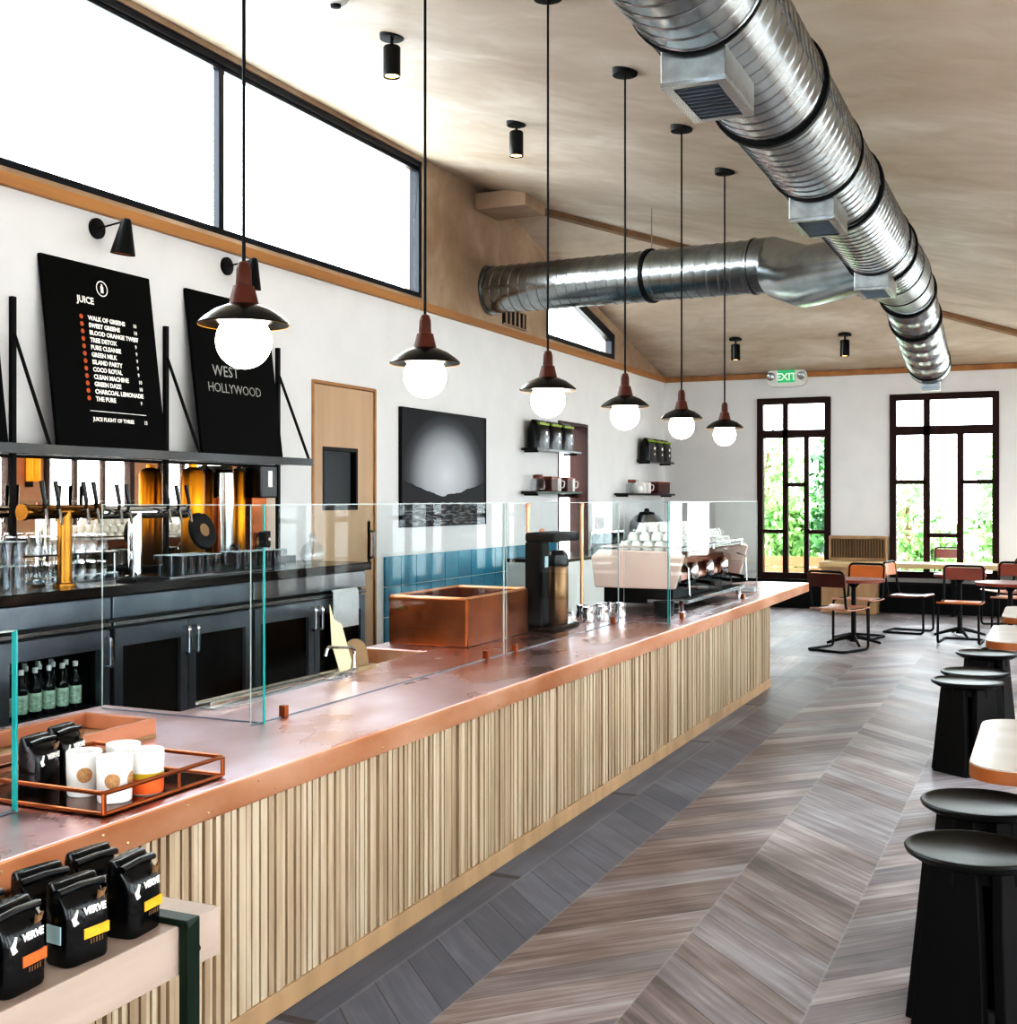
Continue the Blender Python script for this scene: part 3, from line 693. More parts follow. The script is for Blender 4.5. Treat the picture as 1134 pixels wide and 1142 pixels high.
# exit sign
t = thing('exit_sign', 'white emergency exit sign with green EXIT and two lamp heads', 'exit sign', (-3.66, YF-.0, 3.47), 0)
mb = MB(); mb.prism(rrect(-.3, .3, -.13, .13, .1), lambda u, v, d: (u, d, v), -.12, -.045); mb.build('housing', 'whiteplastic', t, bev=.008)
B(-.13, .13, -.126, -.118, -.07, .11).build('sign_face', 'greenled', t)
text('exit_lettering', 'EXIT', .15, 'ink', t, (0, -.127, -.035), (1, 0, 0), (0, 0, 1), align='CENTER', bold=.004)
for s in (-1, 1):
    mb = MB(); mx = Matrix.Translation((s*.23, -.12, .02)) @ Matrix.Rotation(R(90), 4, 'X'); mb.lathe([(.05, -.01), (.06, .04), (.05, .05), (.03, .045)], n=20, mat=mx); mb.build('lamp_head', 'steel', t)
mb = MB(); mb.box(-.05, .05, -.12, -.045, .12, .17); mb.build('bracket', 'whiteplastic', t)

# ------------------------------------------------------------------ back bar with fridges
BX = -4.85; BZ = 1.155
t = thing('bar_worktop', 'dark stone bar worktop along the left wall under the mirror', 'worktop', (0, 0, 0))
B(-5.58, BX, 2.6, 8.15, BZ-.06, BZ).build('stone_slab', 'barstone', t, bev=.006)
B(-5.58, -5.555, 2.6, 8.15, BZ, BZ+.04).build('upstand', 'barstone', t)
FX = BX-.03
def fridge(y0, y1, doors, label, steel='darksteel', bright=None, glass='fridgeglass'):
    t = thing('undercounter_fridge', label, 'fridge', (FX, y0, 0), 0, 'stainless undercounter fridges in the bar')
    w = y1-y0
    mb = MB(); mb.box(-.65, -.63, .005, w-.005, .1, BZ-.065); mb.box(-.65, -.045, .005, .02, .1, BZ-.065); mb.box(-.65, -.045, w-.02, w-.005, .1, BZ-.065); mb.box(-.63, -.045, .02, w-.02, .1, .13); mb.box(-.63, -.045, .02, w-.02, .86, BZ-.065)
    mb.build('cabinet', 'fridgedark', t)
    B(-.045, -.005, .004, w-.004, .965, BZ-.065).build('upper_panel', bright or steel, t, bev=.004)
    B(-.045, -.0, .004, w-.004, .92, .945).build('drip_lip', 'steel', t, bev=.004)
    B(-.06, -.03, .01, w-.01, .0, .1).build('kick_plate', 'black', t)
    B(-.6, -.06, .03, w-.03, .46, .475).build('wire_shelf', 'darksteel', t)
    n = doors
    for k in range(n):
        a, b = .01+k*(w-.02)/n, .01+(k+1)*(w-.02)/n-.006
        f = MB(); holes(f, 'x', -.042, -.002, a, b, .13, .905, [(a+.07, b-.07, .2, .8)])
        d_ = f.build('door', steel, t)
        B(-.03, -.024, a+.07, b-.07, .2, .8).build('door_glass', glass, d_)
        hy = b-.04 if k == 0 else a+.04
        mb = MB(); mb.path(fillet([(-.004, hy, .86), (.045, hy, .86), (.045, hy, .7), (-.004, hy, .7)], .02, closed=False), .011, 8); mb.build('handle', 'chrome', d_)
    return t
fridge(3.6, 4.5, 1, 'steel bar fridge at the left edge of the photo')
fridge(4.51, 5.33, 1, 'steel bar fridge holding rows of dark labelled bottles', glass='glass')
fridge(5.34, 6.66, 2, 'steel two-door bar fridge with dark glass doors, empty')
fridge(6.67, 8.12, 2, 'bright steel bar fridge with towel, next to the plywood door', 'darksteel', 'steel')
# towel over the fridge rail
mb = MB()
mb.rings([[(BX+.012+dx, y, z) for y, z in ((7.56, zz), (7.9, zz))]+[(BX+.022+dx, y, zz) for y in (7.9, 7.56)] for zz, dx in ((.985, -.0), (.96, .004), (.85, .008), (.74, .004), (.70, .006))] if False else
         [[(BX+dx, 7.56, zz), (BX+dx, 7.9, zz), (BX+dx+.012, 7.9, zz), (BX+dx+.012, 7.56, zz)] for zz, dx in ((.975, .004), (.955, .02), (.85, .024), (.74, .021), (.69, .024))])
tag(mb.build('bar_towel', 'cloth'), 'white towel hanging on the bright steel bar fridge', 'towel')
# bottles in the fridge
bt = thing('bottle', 'dark bottle with pale green label inside the bar fridge', 'bottle', (0, 0, 0), 0, 'dark bottles in the bar fridge')
mb = MB(); mb.lathe([(.03, 0), (.033, .006), (.033, .15), (.03, .17), (.015, .2), (.012, .24), (.014, .245)], n=18); mb.build('bottle_body', 'bottle', bt)
mb = MB(); mb.lathe([(.0335, .03), (.0337, .035), (.0337, .125), (.0335, .13)], n=18, caps=False); mb.build('label_band', 'bottlelabel', bt)
mb = MB(); mb.lathe([(.0145, .235), (.0155, .238), (.0155, .262), (.012, .266)], n=14); mb.build('cap', 'white', bt)
first = True
for i, x in enumerate((-5.0, -5.09, -5.18)):
    for j in range(6):
        loc = (x, 4.68+j*.098+.02*(i % 2), .475)
        if first: bt.location = loc; first = False
        else: dup(bt, None, loc)
# low bottles on the floor of the fridge
for j in range(5): dup(bt, None, (-5.0, 4.68+j*.1, .13), None, 'dark bottle on the lowest shelf of the bar fridge', 'dark bottles low in the bar fridge')

# glasses
tm = thing('drinking_glass', 'clear drinking glass on the bar right of the chrome tap tower', 'glass', (0, 0, 0), 0, 'tumblers right of the chrome tap tower')
mb = MB(); mb.lathe([(.026, 0), (.037, .13), (.035, .13), (.025, .006), (.001, .006)], n=16, caps=False); mb.lathe([(.001, 0), (.026, 0)], n=16, caps=False); mb.build('tumbler', 'tumbler', tm)
mb = MB(); mb.lathe([(.034, .127), (.0375, .127), (.0375, .131), (.034, .131)], n=16, caps=False); mb.build('rim', 'glassedge_pale', tm)
mb = MB(); mb.lathe([(.001, .0005), (.026, .0005), (.026, .007), (.001, .007)], n=16, caps=False); mb.build('base', 'tumbler', tm)
gl = [(x, y, BZ+.002) for x in (-5.05, -5.14, -5.23) for y in [6.14+.085*k for k in range(5)]]
tm.location = gl[0]
for g in gl[1:]: dup(tm, None, g)
for x in (-5.06, -5.16):
    for k in range(7): dup(tm, None, (x, 6.72+.088*k, BZ+.002), None, 'clear drinking glass in the row beside the dark column on the bar', 'tumblers beside the dark column')
for x in (-5.12, -5.21):
    for y in (4.72, 4.80, 4.88):
        for k in (0, 1):
            dup(tm, None, (x, y, BZ+.002+k*.131), None, 'clear drinking glass in the stacked pair rows at the left edge of the bar', 'stacked tumblers at the left edge')
# glass rack left of the tower
t = thing('glass_rack', 'black wire glass rack on the bar left of the chrome tap tower', 'rack', (0, 0, BZ+.001))
mb = MB(); mb.box(-5.5, -5.19, 4.98, 5.72, 0, .012)
for y in (4.98, 5.71): mb.box(-5.5, -5.19, y, y+.01, .012, .05)
mb.box(-5.2, -5.19, 4.99, 5.71, .04, .05); mb.build('rack_tray', 'steel', t)
B(-5.5, -5.19, 4.98, 5.72, .165, .175).build('upper_shelf', 'barstone', t)
mb = MB()
for y in (4.99, 5.7):
    for x in (-5.49, -5.2): mb.tube((x, y, .01), (x, y, .17), .006, 6)
mb.build('post', 'steel', t)
gob = thing('stem_glass', 'clear glass upside down in the rack left of the chrome tap tower', 'glass', (0, 0, 0), 0, 'upside-down glasses in the wire rack')
mb = MB(); mb.lathe([(.036, 0), (.038, .03), (.03, .075), (.024, .1), (.001, .1)], n=14, caps=False); mb.build('bowl', 'tumbler', gob)
mb = MB(); mb.lathe([(.001, .098), (.0265, .098), (.0265, .106), (.001, .106)], n=14, caps=False); mb.build('base', 'chrome', gob)
fst = True
for x in (-5.25, -5.34, -5.43):
    for k in range(8):
        l_ = (x, 5.03+.088*k, BZ+.014)
        if fst: gob.location = l_; fst = False
        else: dup(gob, None, l_)
for x in (-5.25, -5.34):
    for k in range(8):
        dup(gob, None, (x, 5.03+.088*k, BZ+.177), None, 'clear glass upside down on the upper shelf of the wire rack', 'upside-down glasses on the upper rack shelf')

# beer tap towers
def tap_tower(name, label, y0, y1, yp, mat, x, zr_, handles, prad):
    t = thing(name, label, 'tap tower', (x, 0, BZ+.001))
    mb = MB(); mb.lathe([(prad*1.5, 0), (prad*1.5, .015), (prad, .02), (prad, zr_-BZ)], (0, yp, 0), 20); mb.build('pedestal', mat, t)
    mb = MB(); mb.path([(0, y0, zr_-BZ), (0, y1, zr_-BZ)], .04, 18); rail = mb.build('rail', 'chrome' if mat == 'chrome' else mat, t)
    mb = MB()
    for ye in (y0, y1): mb.path([(0, ye-.012, zr_-BZ), (0, ye+.012, zr_-BZ)], .046, 18)
    mb.build('end_cap', mat, t)
    for y in handles:
        mb = MB(); mb.path([(.03, y, zr_-BZ), (.08, y, zr_-BZ+.01), (.1, y, zr_-BZ-.07)], [.012, .012, .008], 10); f = mb.build('faucet', 'chrome', t)
        mb = MB(); mb.path([(.07, y, zr_-BZ+.01), (.075, y, zr_-BZ+.06), (.06, y-.01, zr_-BZ+.17)], [.008, .012, .014], 10); mb.build('tap_handle', 'black_gloss', f)
    return t
tap_tower('tap_tower', 'brass beer tap tower with black handles left of the chrome one', 4.87, 5.42, 5.17, 'brass', -5.08, 1.575, (4.95, 5.05, 5.26, 5.34), .042)
tap_tower('tap_tower', 'chrome beer tap tower with black handles in front of the mirror', 5.5, 6.34, 5.88, 'chrome', -5.2, 1.565, (5.66, 5.74, 6.1, 6.2, 6.3), .042)
t = thing('drip_tray', 'low steel drip tray on the bar under the chrome tap tower', 'tray', (-5.0, 0, BZ+.001))
mb = MB(); mb.box(-.06, .1, 5.85, 6.9, 0, .012); mb.build('tray_base', 'steel', t, bev=.003)
mb = MB()
for k in range(8): mb.box(-.05+k*.02, -.042+k*.02, 5.87, 6.88, .012, .018)
mb.build('grating', 'chrome', t)
t = thing('bar_mat', 'black rubber bar mat beside the chrome tap tower', 'mat', (-5.0, 5.74, BZ+.001))
mb = MB(); mb.box(-.08, .08, -.16, .08, 0, .012)
for k in range(7): mb.box(-.07+k*.02, -.06+k*.02, -.15, .07, .012, .02)
mb.build('rubber_mat', 'black', t)
# brass tank with round dial, steel columns, dark column brewer
t = thing('brass_tank', 'tall amber brass tank on the bar with round black dial', 'tank', (-5.4, 6.68, BZ+.001))
mb = MB(); mb.lathe([(.07, 0), (.08, .02), (.08, .66), (.07, .69), (.03, .71), (.03, .73)], n=28); mb.build('tank_body', 'amber', t)
mx = Matrix.Translation((.08, -.02, .27)) @ Matrix.Rotation(R(75), 4, 'Y')
mb = MB(); mb.lathe([(.03, 0), (.125, 0), (.13, .01), (.125, .03), (.06, .035)], n=32, mat=mx); dl = mb.build('dial', 'black', t)
mb = MB(); mb.lathe([(.001, .036), (.045, .036), (.045, .04), (.001, .04)], n=24, mat=mx); mb.build('dial_centre', 'kraft', dl)
t = thing('steel_column', 'pale steel column fitting right of the amber tank', 'dispenser', (-5.42, 7.08, BZ))
mb = MB(); mb.lathe([(.06, 0), (.06, .02), (.045, .03), (.045, .3), (.055, .5), (.05, .68), (.02, .7)], n=22); mb.build('column_body', 'steel', t)
mb = MB(); mb.path([(.04, 0, .16), (.09, 0, .16), (.1, 0, .12)], .012, 8); mb.build('spout', 'chrome', t)
t = thing('column_brewer', 'black and copper column brewer with small white label on the bar', 'coffee brewer', (-5.38, 7.42, BZ))
B(-.09, .09, -.1, .1, 0, .05).build('brewer_base', 'black', t, bev=.006)
B(-.09, -.0, -.09, .09, .05, .72).build('brewer_column', 'copper_dark', t, bev=.006)
B(-.09, .09, -.1, .1, .5, .74).build('brewer_head', 'black_gloss', t, bev=.01)
B(.09, .093, -.02, .03, .58, .7).build('display', 'white', t)
mb = MB(); mb.lathe([(.05, .055), (.06, .07), (.06, .2), (.04, .24)], (.02, 0, 0), 20); mb.build('server', 'steel', t)
t = thing('amber_canister', 'amber brass canister between steel column and dark brewer', 'canister', (-5.44, 7.25, BZ))
mb = MB(); mb.lathe([(.042, 0), (.046, .01), (.046, .68), (.036, .7)], n=22); mb.build('canister_body', 'amber', t)
mb = MB(); mb.lathe([(.038, .7), (.038, .712), (.015, .718), (.015, .73)], n=20); mb.build('lid', 'black', t)
# glass decanter
t = thing('glass_decanter', 'round clear glass decanter at the end of the bar', 'decanter', (-5.1, 7.7, BZ+.001))
mb = MB(); mb.lathe([(.05, 0), (.085, .03), (.095, .08), (.07, .14), (.03, .17), (.028, .2), (.034, .205)], n=24, caps=False); mb.build('decanter_body', 'tumbler', t)
mb = MB(); mb.lathe([(.03, .2), (.032, .205), (.02, .23), (.01, .24)], n=16); mb.build('stopper', 'tumbler', t)
for y, lab in ((13.1, 'brass wall lantern on the window wall, seen in the bar mirror'), (10.65, 'second brass wall lantern on the window wall, at the mirror edge')):
    t = thing('wall_lantern', lab, 'wall lamp', (XR, y, 2.1))
    B(-.04, 0, -.06, .06, -.28, .28).build('back_plate', 'black', t, bev=.004)
    for dy in (-.07, .07):
        mb = MB(); mb.lathe([(.045, -.2), (.05, -.19), (.05, .19), (.045, .2)], (-.1, dy, 0), 18); mb.build('brass_tube', pbr('lantern_brass', '#c98a25', .3, .6, noise=.1, emis='#ffb040', estr=.4), t)

# ------------------------------------------------------------------ service counter
CX_, CZ = -2.26, .815          # face of the ribbed front, copper top height
t = thing('service_counter', 'long counter front of ribbed pale wood slats', 'counter', (0, 0, 0))
B(-3.0, CX_-.0145, .2, 10.58, .0, .739).build('carcass', 'groove', t)
mb = MB(); y = .2; rnd = random.Random(3)
while y < 10.56:
    w_ = rnd.choice((.016, .022, .022, .028, .034)); dd = rnd.choice((0, 0, .004, -.004))
    mb.box(CX_-.016, CX_+dd, y, y+w_, .075, .74); y += w_+rnd.choice((.008, .010, .013))
mb.build('slat_panel', 'slat', t)
B(CX_-.014, CX_+.008, .2, 10.58, 0, .0745).build('plinth', 'tanwood', t, bev=.003)
mb = MB(); mb.box(-3.0, CX_-.02, 10.58, 10.6, 0, .74)
for k in range(18): mb.box(-2.99+k*.041, -2.965+k*.041, 10.6, 10.612, .0, .74)
mb.build('end_panel', 'slat', t)
t = thing('copper_worktop', 'copper clad worktop of the service counter with nailed edge', 'worktop', (0, 0, 0))
poly = [(-2.212, .1), (-2.212, 12.15), (-2.8, 12.15), (-3.12, 10.7), (-3.12, 6.98), (-3.53, 6.98), (-3.53, 5.83), (-3.12, 5.83), (-3.12, 3.78), (-3.5, 3.78), (-3.5, .1)]
mb = MB(); mb.prism(poly, lambda u, v, d: (u, v, d), CZ-.03, CZ); mb.build('copper_top', 'copper_top', t, bev=.003)
mb = MB(); mb.box(-2.235, -2.208, .1, 12.152, CZ-.088, CZ-.004); mb.box(-2.8, -2.235, 12.125, 12.152, CZ-.088, CZ-.004); mb.box(-3.53, -3.12, 5.828, 5.85, CZ-.088, CZ-.004); mb.box(-3.532, -3.51, 5.85, 6.98, CZ-.088, CZ-.004); mb.box(-3.12, -3.1, 3.8, 10.6, CZ-.088, CZ-.004)
mb.box(-3.1, -2.24, .1, 10.6, CZ-.074, CZ-.031); mb.box(-2.9, -2.24, 10.6, 12.12, CZ-.075, CZ-.031)
mb.build('copper_edge', 'copper_edge', t, bev=.003)
mb = MB(); y = .4
while y < 12.1:
    for dz in (-.025, -.068):
        mb.lathe([(.005, 0), (.005, .001), (.002, .003)], n=8, mat=Matrix.Translation((-2.208, y+(.0 if dz > -.05 else .09), CZ+dz)) @ Matrix.Rotation(R(90), 4, 'Y'))
    y += .33
mb.build('nail_heads', 'nail', t)
mb = MB(); mb.box(-3.5, -3.15, 5.88, 6.95, 0, CZ-.032); tag(mb.build('return_cabinet', 'darksteel', bev=.005), 'dark cabinet under the copper return behind the counter', 'cabinet')
# copper bin on the return
t = thing('copper_bin', 'open copper bin standing behind the copper worktop', 'bin', (0, 0, CZ+.001))
x0, x1, y0, y1, hh = -3.48, -2.985, 6.04, 6.92, .27
mb = MB(); mb.box(x0, x1, y0, y0+.02, 0, hh); mb.box(x1-.02, x1, y0+.02, y1, 0, hh); mb.box(x0, x0+.02, y0+.02, y1, 0, hh); mb.box(x0+.02, x1-.02, y1-.02, y1, 0, hh); mb.box(x0+.02, x1-.02, y0+.02, y1-.02, 0, .015)
mb.build('bin_walls', 'copper_dark', t, bev=.006)
mb = MB(); mb.path(fillet([(x0, y0+.01, hh), (x1-.01, y0+.01, hh), (x1-.01, y1-.01, hh), (x0, y1-.01, hh)], .04), .011, 8, True); mb.build('rolled_rim', 'copper_edge', t)
B(x0+.05, x0+.12, y0-.006, y0, .2, .22).build('maker_plate', 'brass', t)

# glass screens
def screen(label, axis, c, u0, u1, ztop, clips=(), e_end=True, zb=CZ, th=.008, edge='glassedge', flip=False):
    t = thing('glass_screen', label, 'glass screen', (0, 0, 0))
    def bx(mb, a0, a1, z0, z1, w0=-th/2, w1=th/2):
        if axis == 'x': mb.box(c+w0, c+w1, a0, a1, z0, z1)
        else: mb.box(a0, a1, c+w0, c+w1, z0, z1)
    mb = MB(); bx(mb, u0+.006, u1-.006, zb+.001, ztop-.004, -.001, .001); mb.build('pane', 'glass', t)
    mb = MB(); bx(mb, u0+.006, u1-.006, ztop-.004, ztop, -.003, .003); mb.build('top_edge', 'glassedge_pale', t)
    mb = MB(); bx(mb, u1-.006, u1, zb+.001, ztop) if not flip else bx(mb, u0, u0+.006, zb+.001, ztop); mb.build('side_edge', edge, t)
    mb = MB(); bx(mb, u0, u0+.003, zb+.001, ztop, -.0015, .0015) if not flip else bx(mb, u1-.004, u1, zb+.001, ztop, -.002, .002); mb.build('far_edge', 'glassedge_pale', t)
    mb = MB(); bx(mb, u0+.006, u1-.006, zb+.001, zb+.005, -th/2, th/2); mb.build('bottom_edge', 'darksteel', t)
    for q in clips:
        mb = MB(); bx(mb, q-.013, q+.013, zb+.0005, zb+.045, -.014, .014); mb.build('clip', 'copper_dark', t, bev=.002)
    return t
screen('low glass screen with thick teal edge at the left edge of the photo', 'x', -2.52, .6, 2.39, 1.30, (1.2,), th=.016)
screen('clear glass side screen across the counter above the steel rails', 'y', 3.70, -3.44, -2.66, 1.628)
screen('long clear glass screen along the counter in front of the copper bin', 'x', -2.68, 3.64, 5.88, 1.628, (3.85, 5.66), edge='glassedge_pale')
screen('clear glass screen along the counter in front of the black brewer', 'x', -2.67, 5.89, 7.72, 1.628, (6.0, 7.6), edge='glassedge_pale')
screen('clear glass side screen beside the espresso machine end', 'y', 7.80, -2.66, -2.345, 1.628)
screen('clear glass screen along the counter in front of the espresso machine', 'x', -2.34, 7.82, 10.42, 1.628, (8.1, 9.9), edge='glassedge_pale')
t = thing('glass_clamp', 'small black clamp on the side glass screen edge', 'clamp', (-2.66, 3.7, 1.50))
B(-.016, .016, -.016, .016, -.03, .03).build('clamp_body', 'black', t, bev=.003)
mb = MB(); mb.lathe([(.007, 0), (.007, .006)], n=12, mat=Matrix.Translation((.016, 0, 0)) @ Matrix.Rotation(R(90), 4, 'Y')); mb.build('screw', 'chrome', t)

# chrome rails at the back edge of the counter
t = thing('chrome_rail', 'pair of chrome rails along the back edge of the copper worktop', 'rail', (0, 0, CZ+.001))
mb = MB(); mb.box(-3.11, -3.02, 3.86, 4.9, 0, .006); mb.build('rail_base', 'steel', t)
for x in (-3.1, -3.03):
    mb = MB(); mb.path([(x, 3.86, .02), (x, 4.95, .02)], .008, 8); mb.build('rail_bar', 'chrome', t)
# kraft board, pale sheet with chrome loop
t = thing('round_top_board', 'round-topped brown serving board standing at the counter back edge', 'serving board', (-3.095, 5.05, CZ+.001))
pl_ = [(-.1, 0), (.1, 0), (.1, .07)]+[(.1*math.cos(R(a)), .07+.08*math.sin(R(a))) for a in range(15, 180, 15)]+[(-.1, .07)]
mb = MB(); mb.prism(pl_, lambda u, v, d: (-.02*v/.15+d, u, v), 0, .018); mb.build('board', 'kraft', t, bev=.003)
mb = MB(); mb.box(.018, .05, -.11, .11, 0, .02); mb.build('foot', 'tanwood', t)
t = thing('menu_sheet', 'pale cream pointed menu sheet in a chrome wire loop on the counter', 'menu', (-3.045, 4.83, CZ+.001))
mb = MB(); mb.prism([(-.075, .33), (-.045, .262), (-.015, .245), (.02, .23), (.1, .05), (.08, .0), (.0, -.0), (-.035, .08), (-.065, .14)], lambda u, v, d: (-.03*v+d, u, v+.012), -.002, .002); mb.build('sheet', 'cream', t)
mb = MB(); mb.path(fillet([(.0, -.13, .11), (.0, -.11, .15), (.005, .12, .12), (.005, .12, .006), (.03, -.02, .006)], .03, closed=False), .008, 8); mb.build('wire_loop', 'chrome', t)
mb = MB(); mb.box(-.012, .012, -.03, .09, 0, .014); mb.build('stand_foot', 'chrome', t)

# copper posts
def post(x, y, h_, lab):
    t = thing('copper_post', lab, 'post', (x, y, CZ+.001), 0)
    mb = MB(); mb.lathe([(.03, 0), (.03, .008), (.012, .012), (.012, h_)], n=16); mb.build('tube', 'copper_edge', t)
    mb = MB(); mb.lathe([(.016, h_-.01), (.016, h_+.01), (.008, h_+.016)], n=16); mb.build('cap', 'copper', t)
post(-3.03, 7.97, .79, 'tall slim copper post left of the espresso machine')
post(-3.05, 7.06, .79, 'tall slim copper post behind the black batch brewer, nearer one')
post(-3.08, 7.36, .62, 'shorter copper post beside the tan coffee server')
# batch brewer and server
t = thing('batch_brewer', 'black batch coffee brewer with tall back on the copper worktop', 'coffee brewer', (-2.93, 6.98, CZ+.001))
B(-.1, .1, -.02, .42, 0, .03).build('brewer_base', 'black_gloss', t, bev=.005)
B(-.1, .02, -.02, .1, .03, .56).build('brewer_body', 'black', t, bev=.012)
mb = MB(); mb.box(-.1, .1, -.02, .42, .56, .62); mb.build('brewer_head', 'black', t, bev=.015)
B(.02, .024, .02, .07, .4, .47).build('display', 'paleblue', t)
t = thing('coffee_server', 'tan metal cylinder coffee server with black top under the brewer', 'coffee server', (-2.92, 7.24, CZ+.032))
mb = MB(); mb.lathe([(.066, 0), (.07, .01), (.07, .36), (.066, .37)], n=28); mb.build('server_body', pbr('bronze_server', '#7d6148', .3, .8, noise=.1), t)
mb = MB(); mb.lathe([(.071, .37), (.073, .385), (.068, .44), (.04, .47)], n=28); mb.build('lid', 'black_gloss', t)
mb = MB(); mb.path([(.06, 0, .07), (.1, 0, .07), (.105, 0, .03)], .01, 8); mb.build('tap', 'chrome', t)
# small jugs near the brewer
jug = thing('milk_jug', 'small steel milk jug on the copper worktop left of the espresso machine', 'jug', (-2.85, 7.62, CZ+.001), 0, 'steel milk jugs by the espresso machine')
mb = MB(); mb.lathe([(.04, 0), (.044, .02), (.036, .075), (.04, .105), (.037, .105), (.033, .07), (.001, .06)], n=20, caps=False); mb.lathe([(.001, 0), (.04, 0)], n=20, caps=False); mb.build('jug_body', 'chrome', jug)
mb = MB(); mb.path(fillet([(0, .036, .09), (0, .075, .085), (0, .07, .03), (0, .04, .03)], .02, closed=False), .005, 8); mb.build('handle', 'chrome', jug)
for k, (x, y) in enumerate(((-2.78, 7.72), (-2.94, 7.74), (-2.86, 7.9), (-2.76, 8.02))): dup(jug, None, (x, y, CZ+.001), .6*k)

# ------------------------------------------------------------------ espresso machine
EY0, EY1 = 8.5, 10.55
em = thing('espresso_machine', 'long pale pink espresso machine on the copper worktop', 'espresso machine', (-2.8, EY0, CZ+.001))
L_ = EY1-EY0
def side(y, th=.05):
    mb = MB(); mb.prism([(-.36, .40), (-.33, .17), (.29, .17), (.36, .42), (.30, .445), (-.30, .455)], lambda u, v, d: (u, d, v), y, y+th); return mb
side(0).build('side_panel', 'pink', em, bev=.012); side(L_-.05).build('side_panel', 'pink', em, bev=.012)
mb = MB(); mb.prism([(-.33, .38), (-.30, .19), (.20, .2), (.14, .36), (.33, .41), (.28, .44), (-.28, .44)], lambda u, v, d: (u, d, v), .05, L_-.05); mb.build('machine_body', 'copper_dark', em, bev=.006)
B(-.30, .24, .12, L_-.12, .05, .19).build('base_plinth', 'black', em, bev=.01)
mb = MB(); mb.box(.05, .36, .1, L_-.1, .06, .085)
for k in range(24): mb.box(.07, .35, .12+k*.075, .13+k*.075, .085, .092)
mb.build('drip_tray', 'steel', em, bev=.002)
for x in (-.26, .3):
    for y in (.14, L_-.14):
        mb = MB(); mb.lathe([(.03, 0), (.03, .01), (.02, .015), (.02, .07)], (x, y, 0), 14); mb.build('foot', 'chrome', em)
for k in range(4):
    y = .3+k*.48
    mb = MB(); mb.lathe([(.045, .2), (.05, .21), (.05, .3), (.035, .33)], (.2, y, 0), 20); g = mb.build('group_head', 'chrome', em)
    mb = MB(); mb.lathe([(.03, .16), (.042, .165), (.042, .2)], (.2, y, 0), 18); mb.path([(.23, y, .185), (.31, y, .18), (.39, y, .165)], [.012, .014, .016], 10); mb.build('portafilter', 'black_gloss', g)
for y in (.12, L_-.12):
    mb = MB(); mb.path(fillet([(.28, y, .36), (.36, y, .34), (.37, y, .12)], .03, closed=False), .006, 8); mb.build('steam_wand', 'chrome', em)
mb = MB()
for x in (-.29, .31): mb.path([(x, .03, .475), (x, L_-.03, .475)], .007, 8)
for y in (.04, L_-.04): mb.path([(-.29, y, .475), (.31, y, .475)], .007, 8)
for x in (-.29, .31):
    for y in (.06, L_/2, L_-.06): mb.tube((x, y, .43), (x, y, .475), .006, 8)
mb.build('cup_rail', 'chrome', em)
mb = MB(); mb.box(-.28, .3, .05, L_-.05, .44, .446); mb.build('cup_shelf', 'steel', em)
# cups stacked on the machine
cup = thing('espresso_cup', 'white cup among those stacked on top of the espresso machine', 'cup', (0, 0, 0), 0, 'white cups stacked on the espresso machine')
mb = MB(); mb.lathe([(.042, 0), (.043, .004), (.036, .04), (.024, .062), (.02, .066), (.001, .066)], n=18, caps=False); mb.build('cup_body', 'white', cup)
mb = MB(); mb.path(fillet([(0, .036, .02), (0, .062, .022), (0, .056, .05), (0, .026, .052)], .014, closed=False, n=3), .004, 6); mb.build('handle', 'white', cup)
first = True
for lev, (nx, ny) in enumerate(((5, 16), (4, 14), (3, 10))):
    for i in range(nx):
        for j in range(ny):
            l_ = (-2.97+.093*i+.045*lev, EY0+.22+.11*j+.08*lev, CZ+.001+.4465+lev*.067)
            if first: cup.location = l_; first = False
            else: dup(cup, None, l_, rnd.uniform(-2.2, -.9))
# dark tins and small things along the machine front
t = thing('knock_box', 'round black knock box in front of the espresso machine', 'knock box', (-2.50, 8.2, CZ+.001))
mb = MB(); mb.lathe([(.05, 0), (.07, .01), (.075, .11), (.068, .11), (.06, .02), (.001, .02)], n=22, caps=False); mb.lathe([(.001, 0), (.05, 0)], n=22, caps=False); mb.build('box_body', 'black', t)
mb = MB(); mb.tube((-.07, 0, .09), (.07, 0, .09), .01, 10); mb.build('knock_bar', 'brass', t)
t = thing('coffee_tamper', 'small tamper with dark handle beside the knock box', 'tamper', (-2.44, 8.44, CZ+.001))
mb = MB(); mb.lathe([(.029, 0), (.029, .02), (.012, .03)], n=18); mb.build('base', 'chrome', t)
mb = MB(); mb.lathe([(.012, .028), (.014, .05), (.02, .075), (.016, .095), (.006, .1)], n=18); mb.build('handle', 'darkseat', t)
t = thing('folded_towel', 'white folded towel at the far end of the espresso machine', 'towel', (-2.52, 10.75, CZ+.001))
mb = MB(); mb.box(-.1, .1, -.07, .07, 0, .02); mb.box(-.095, .095, -.065, .068, .02, .04); mb.build('cloth_fold', 'cloth', t, bev=.008)

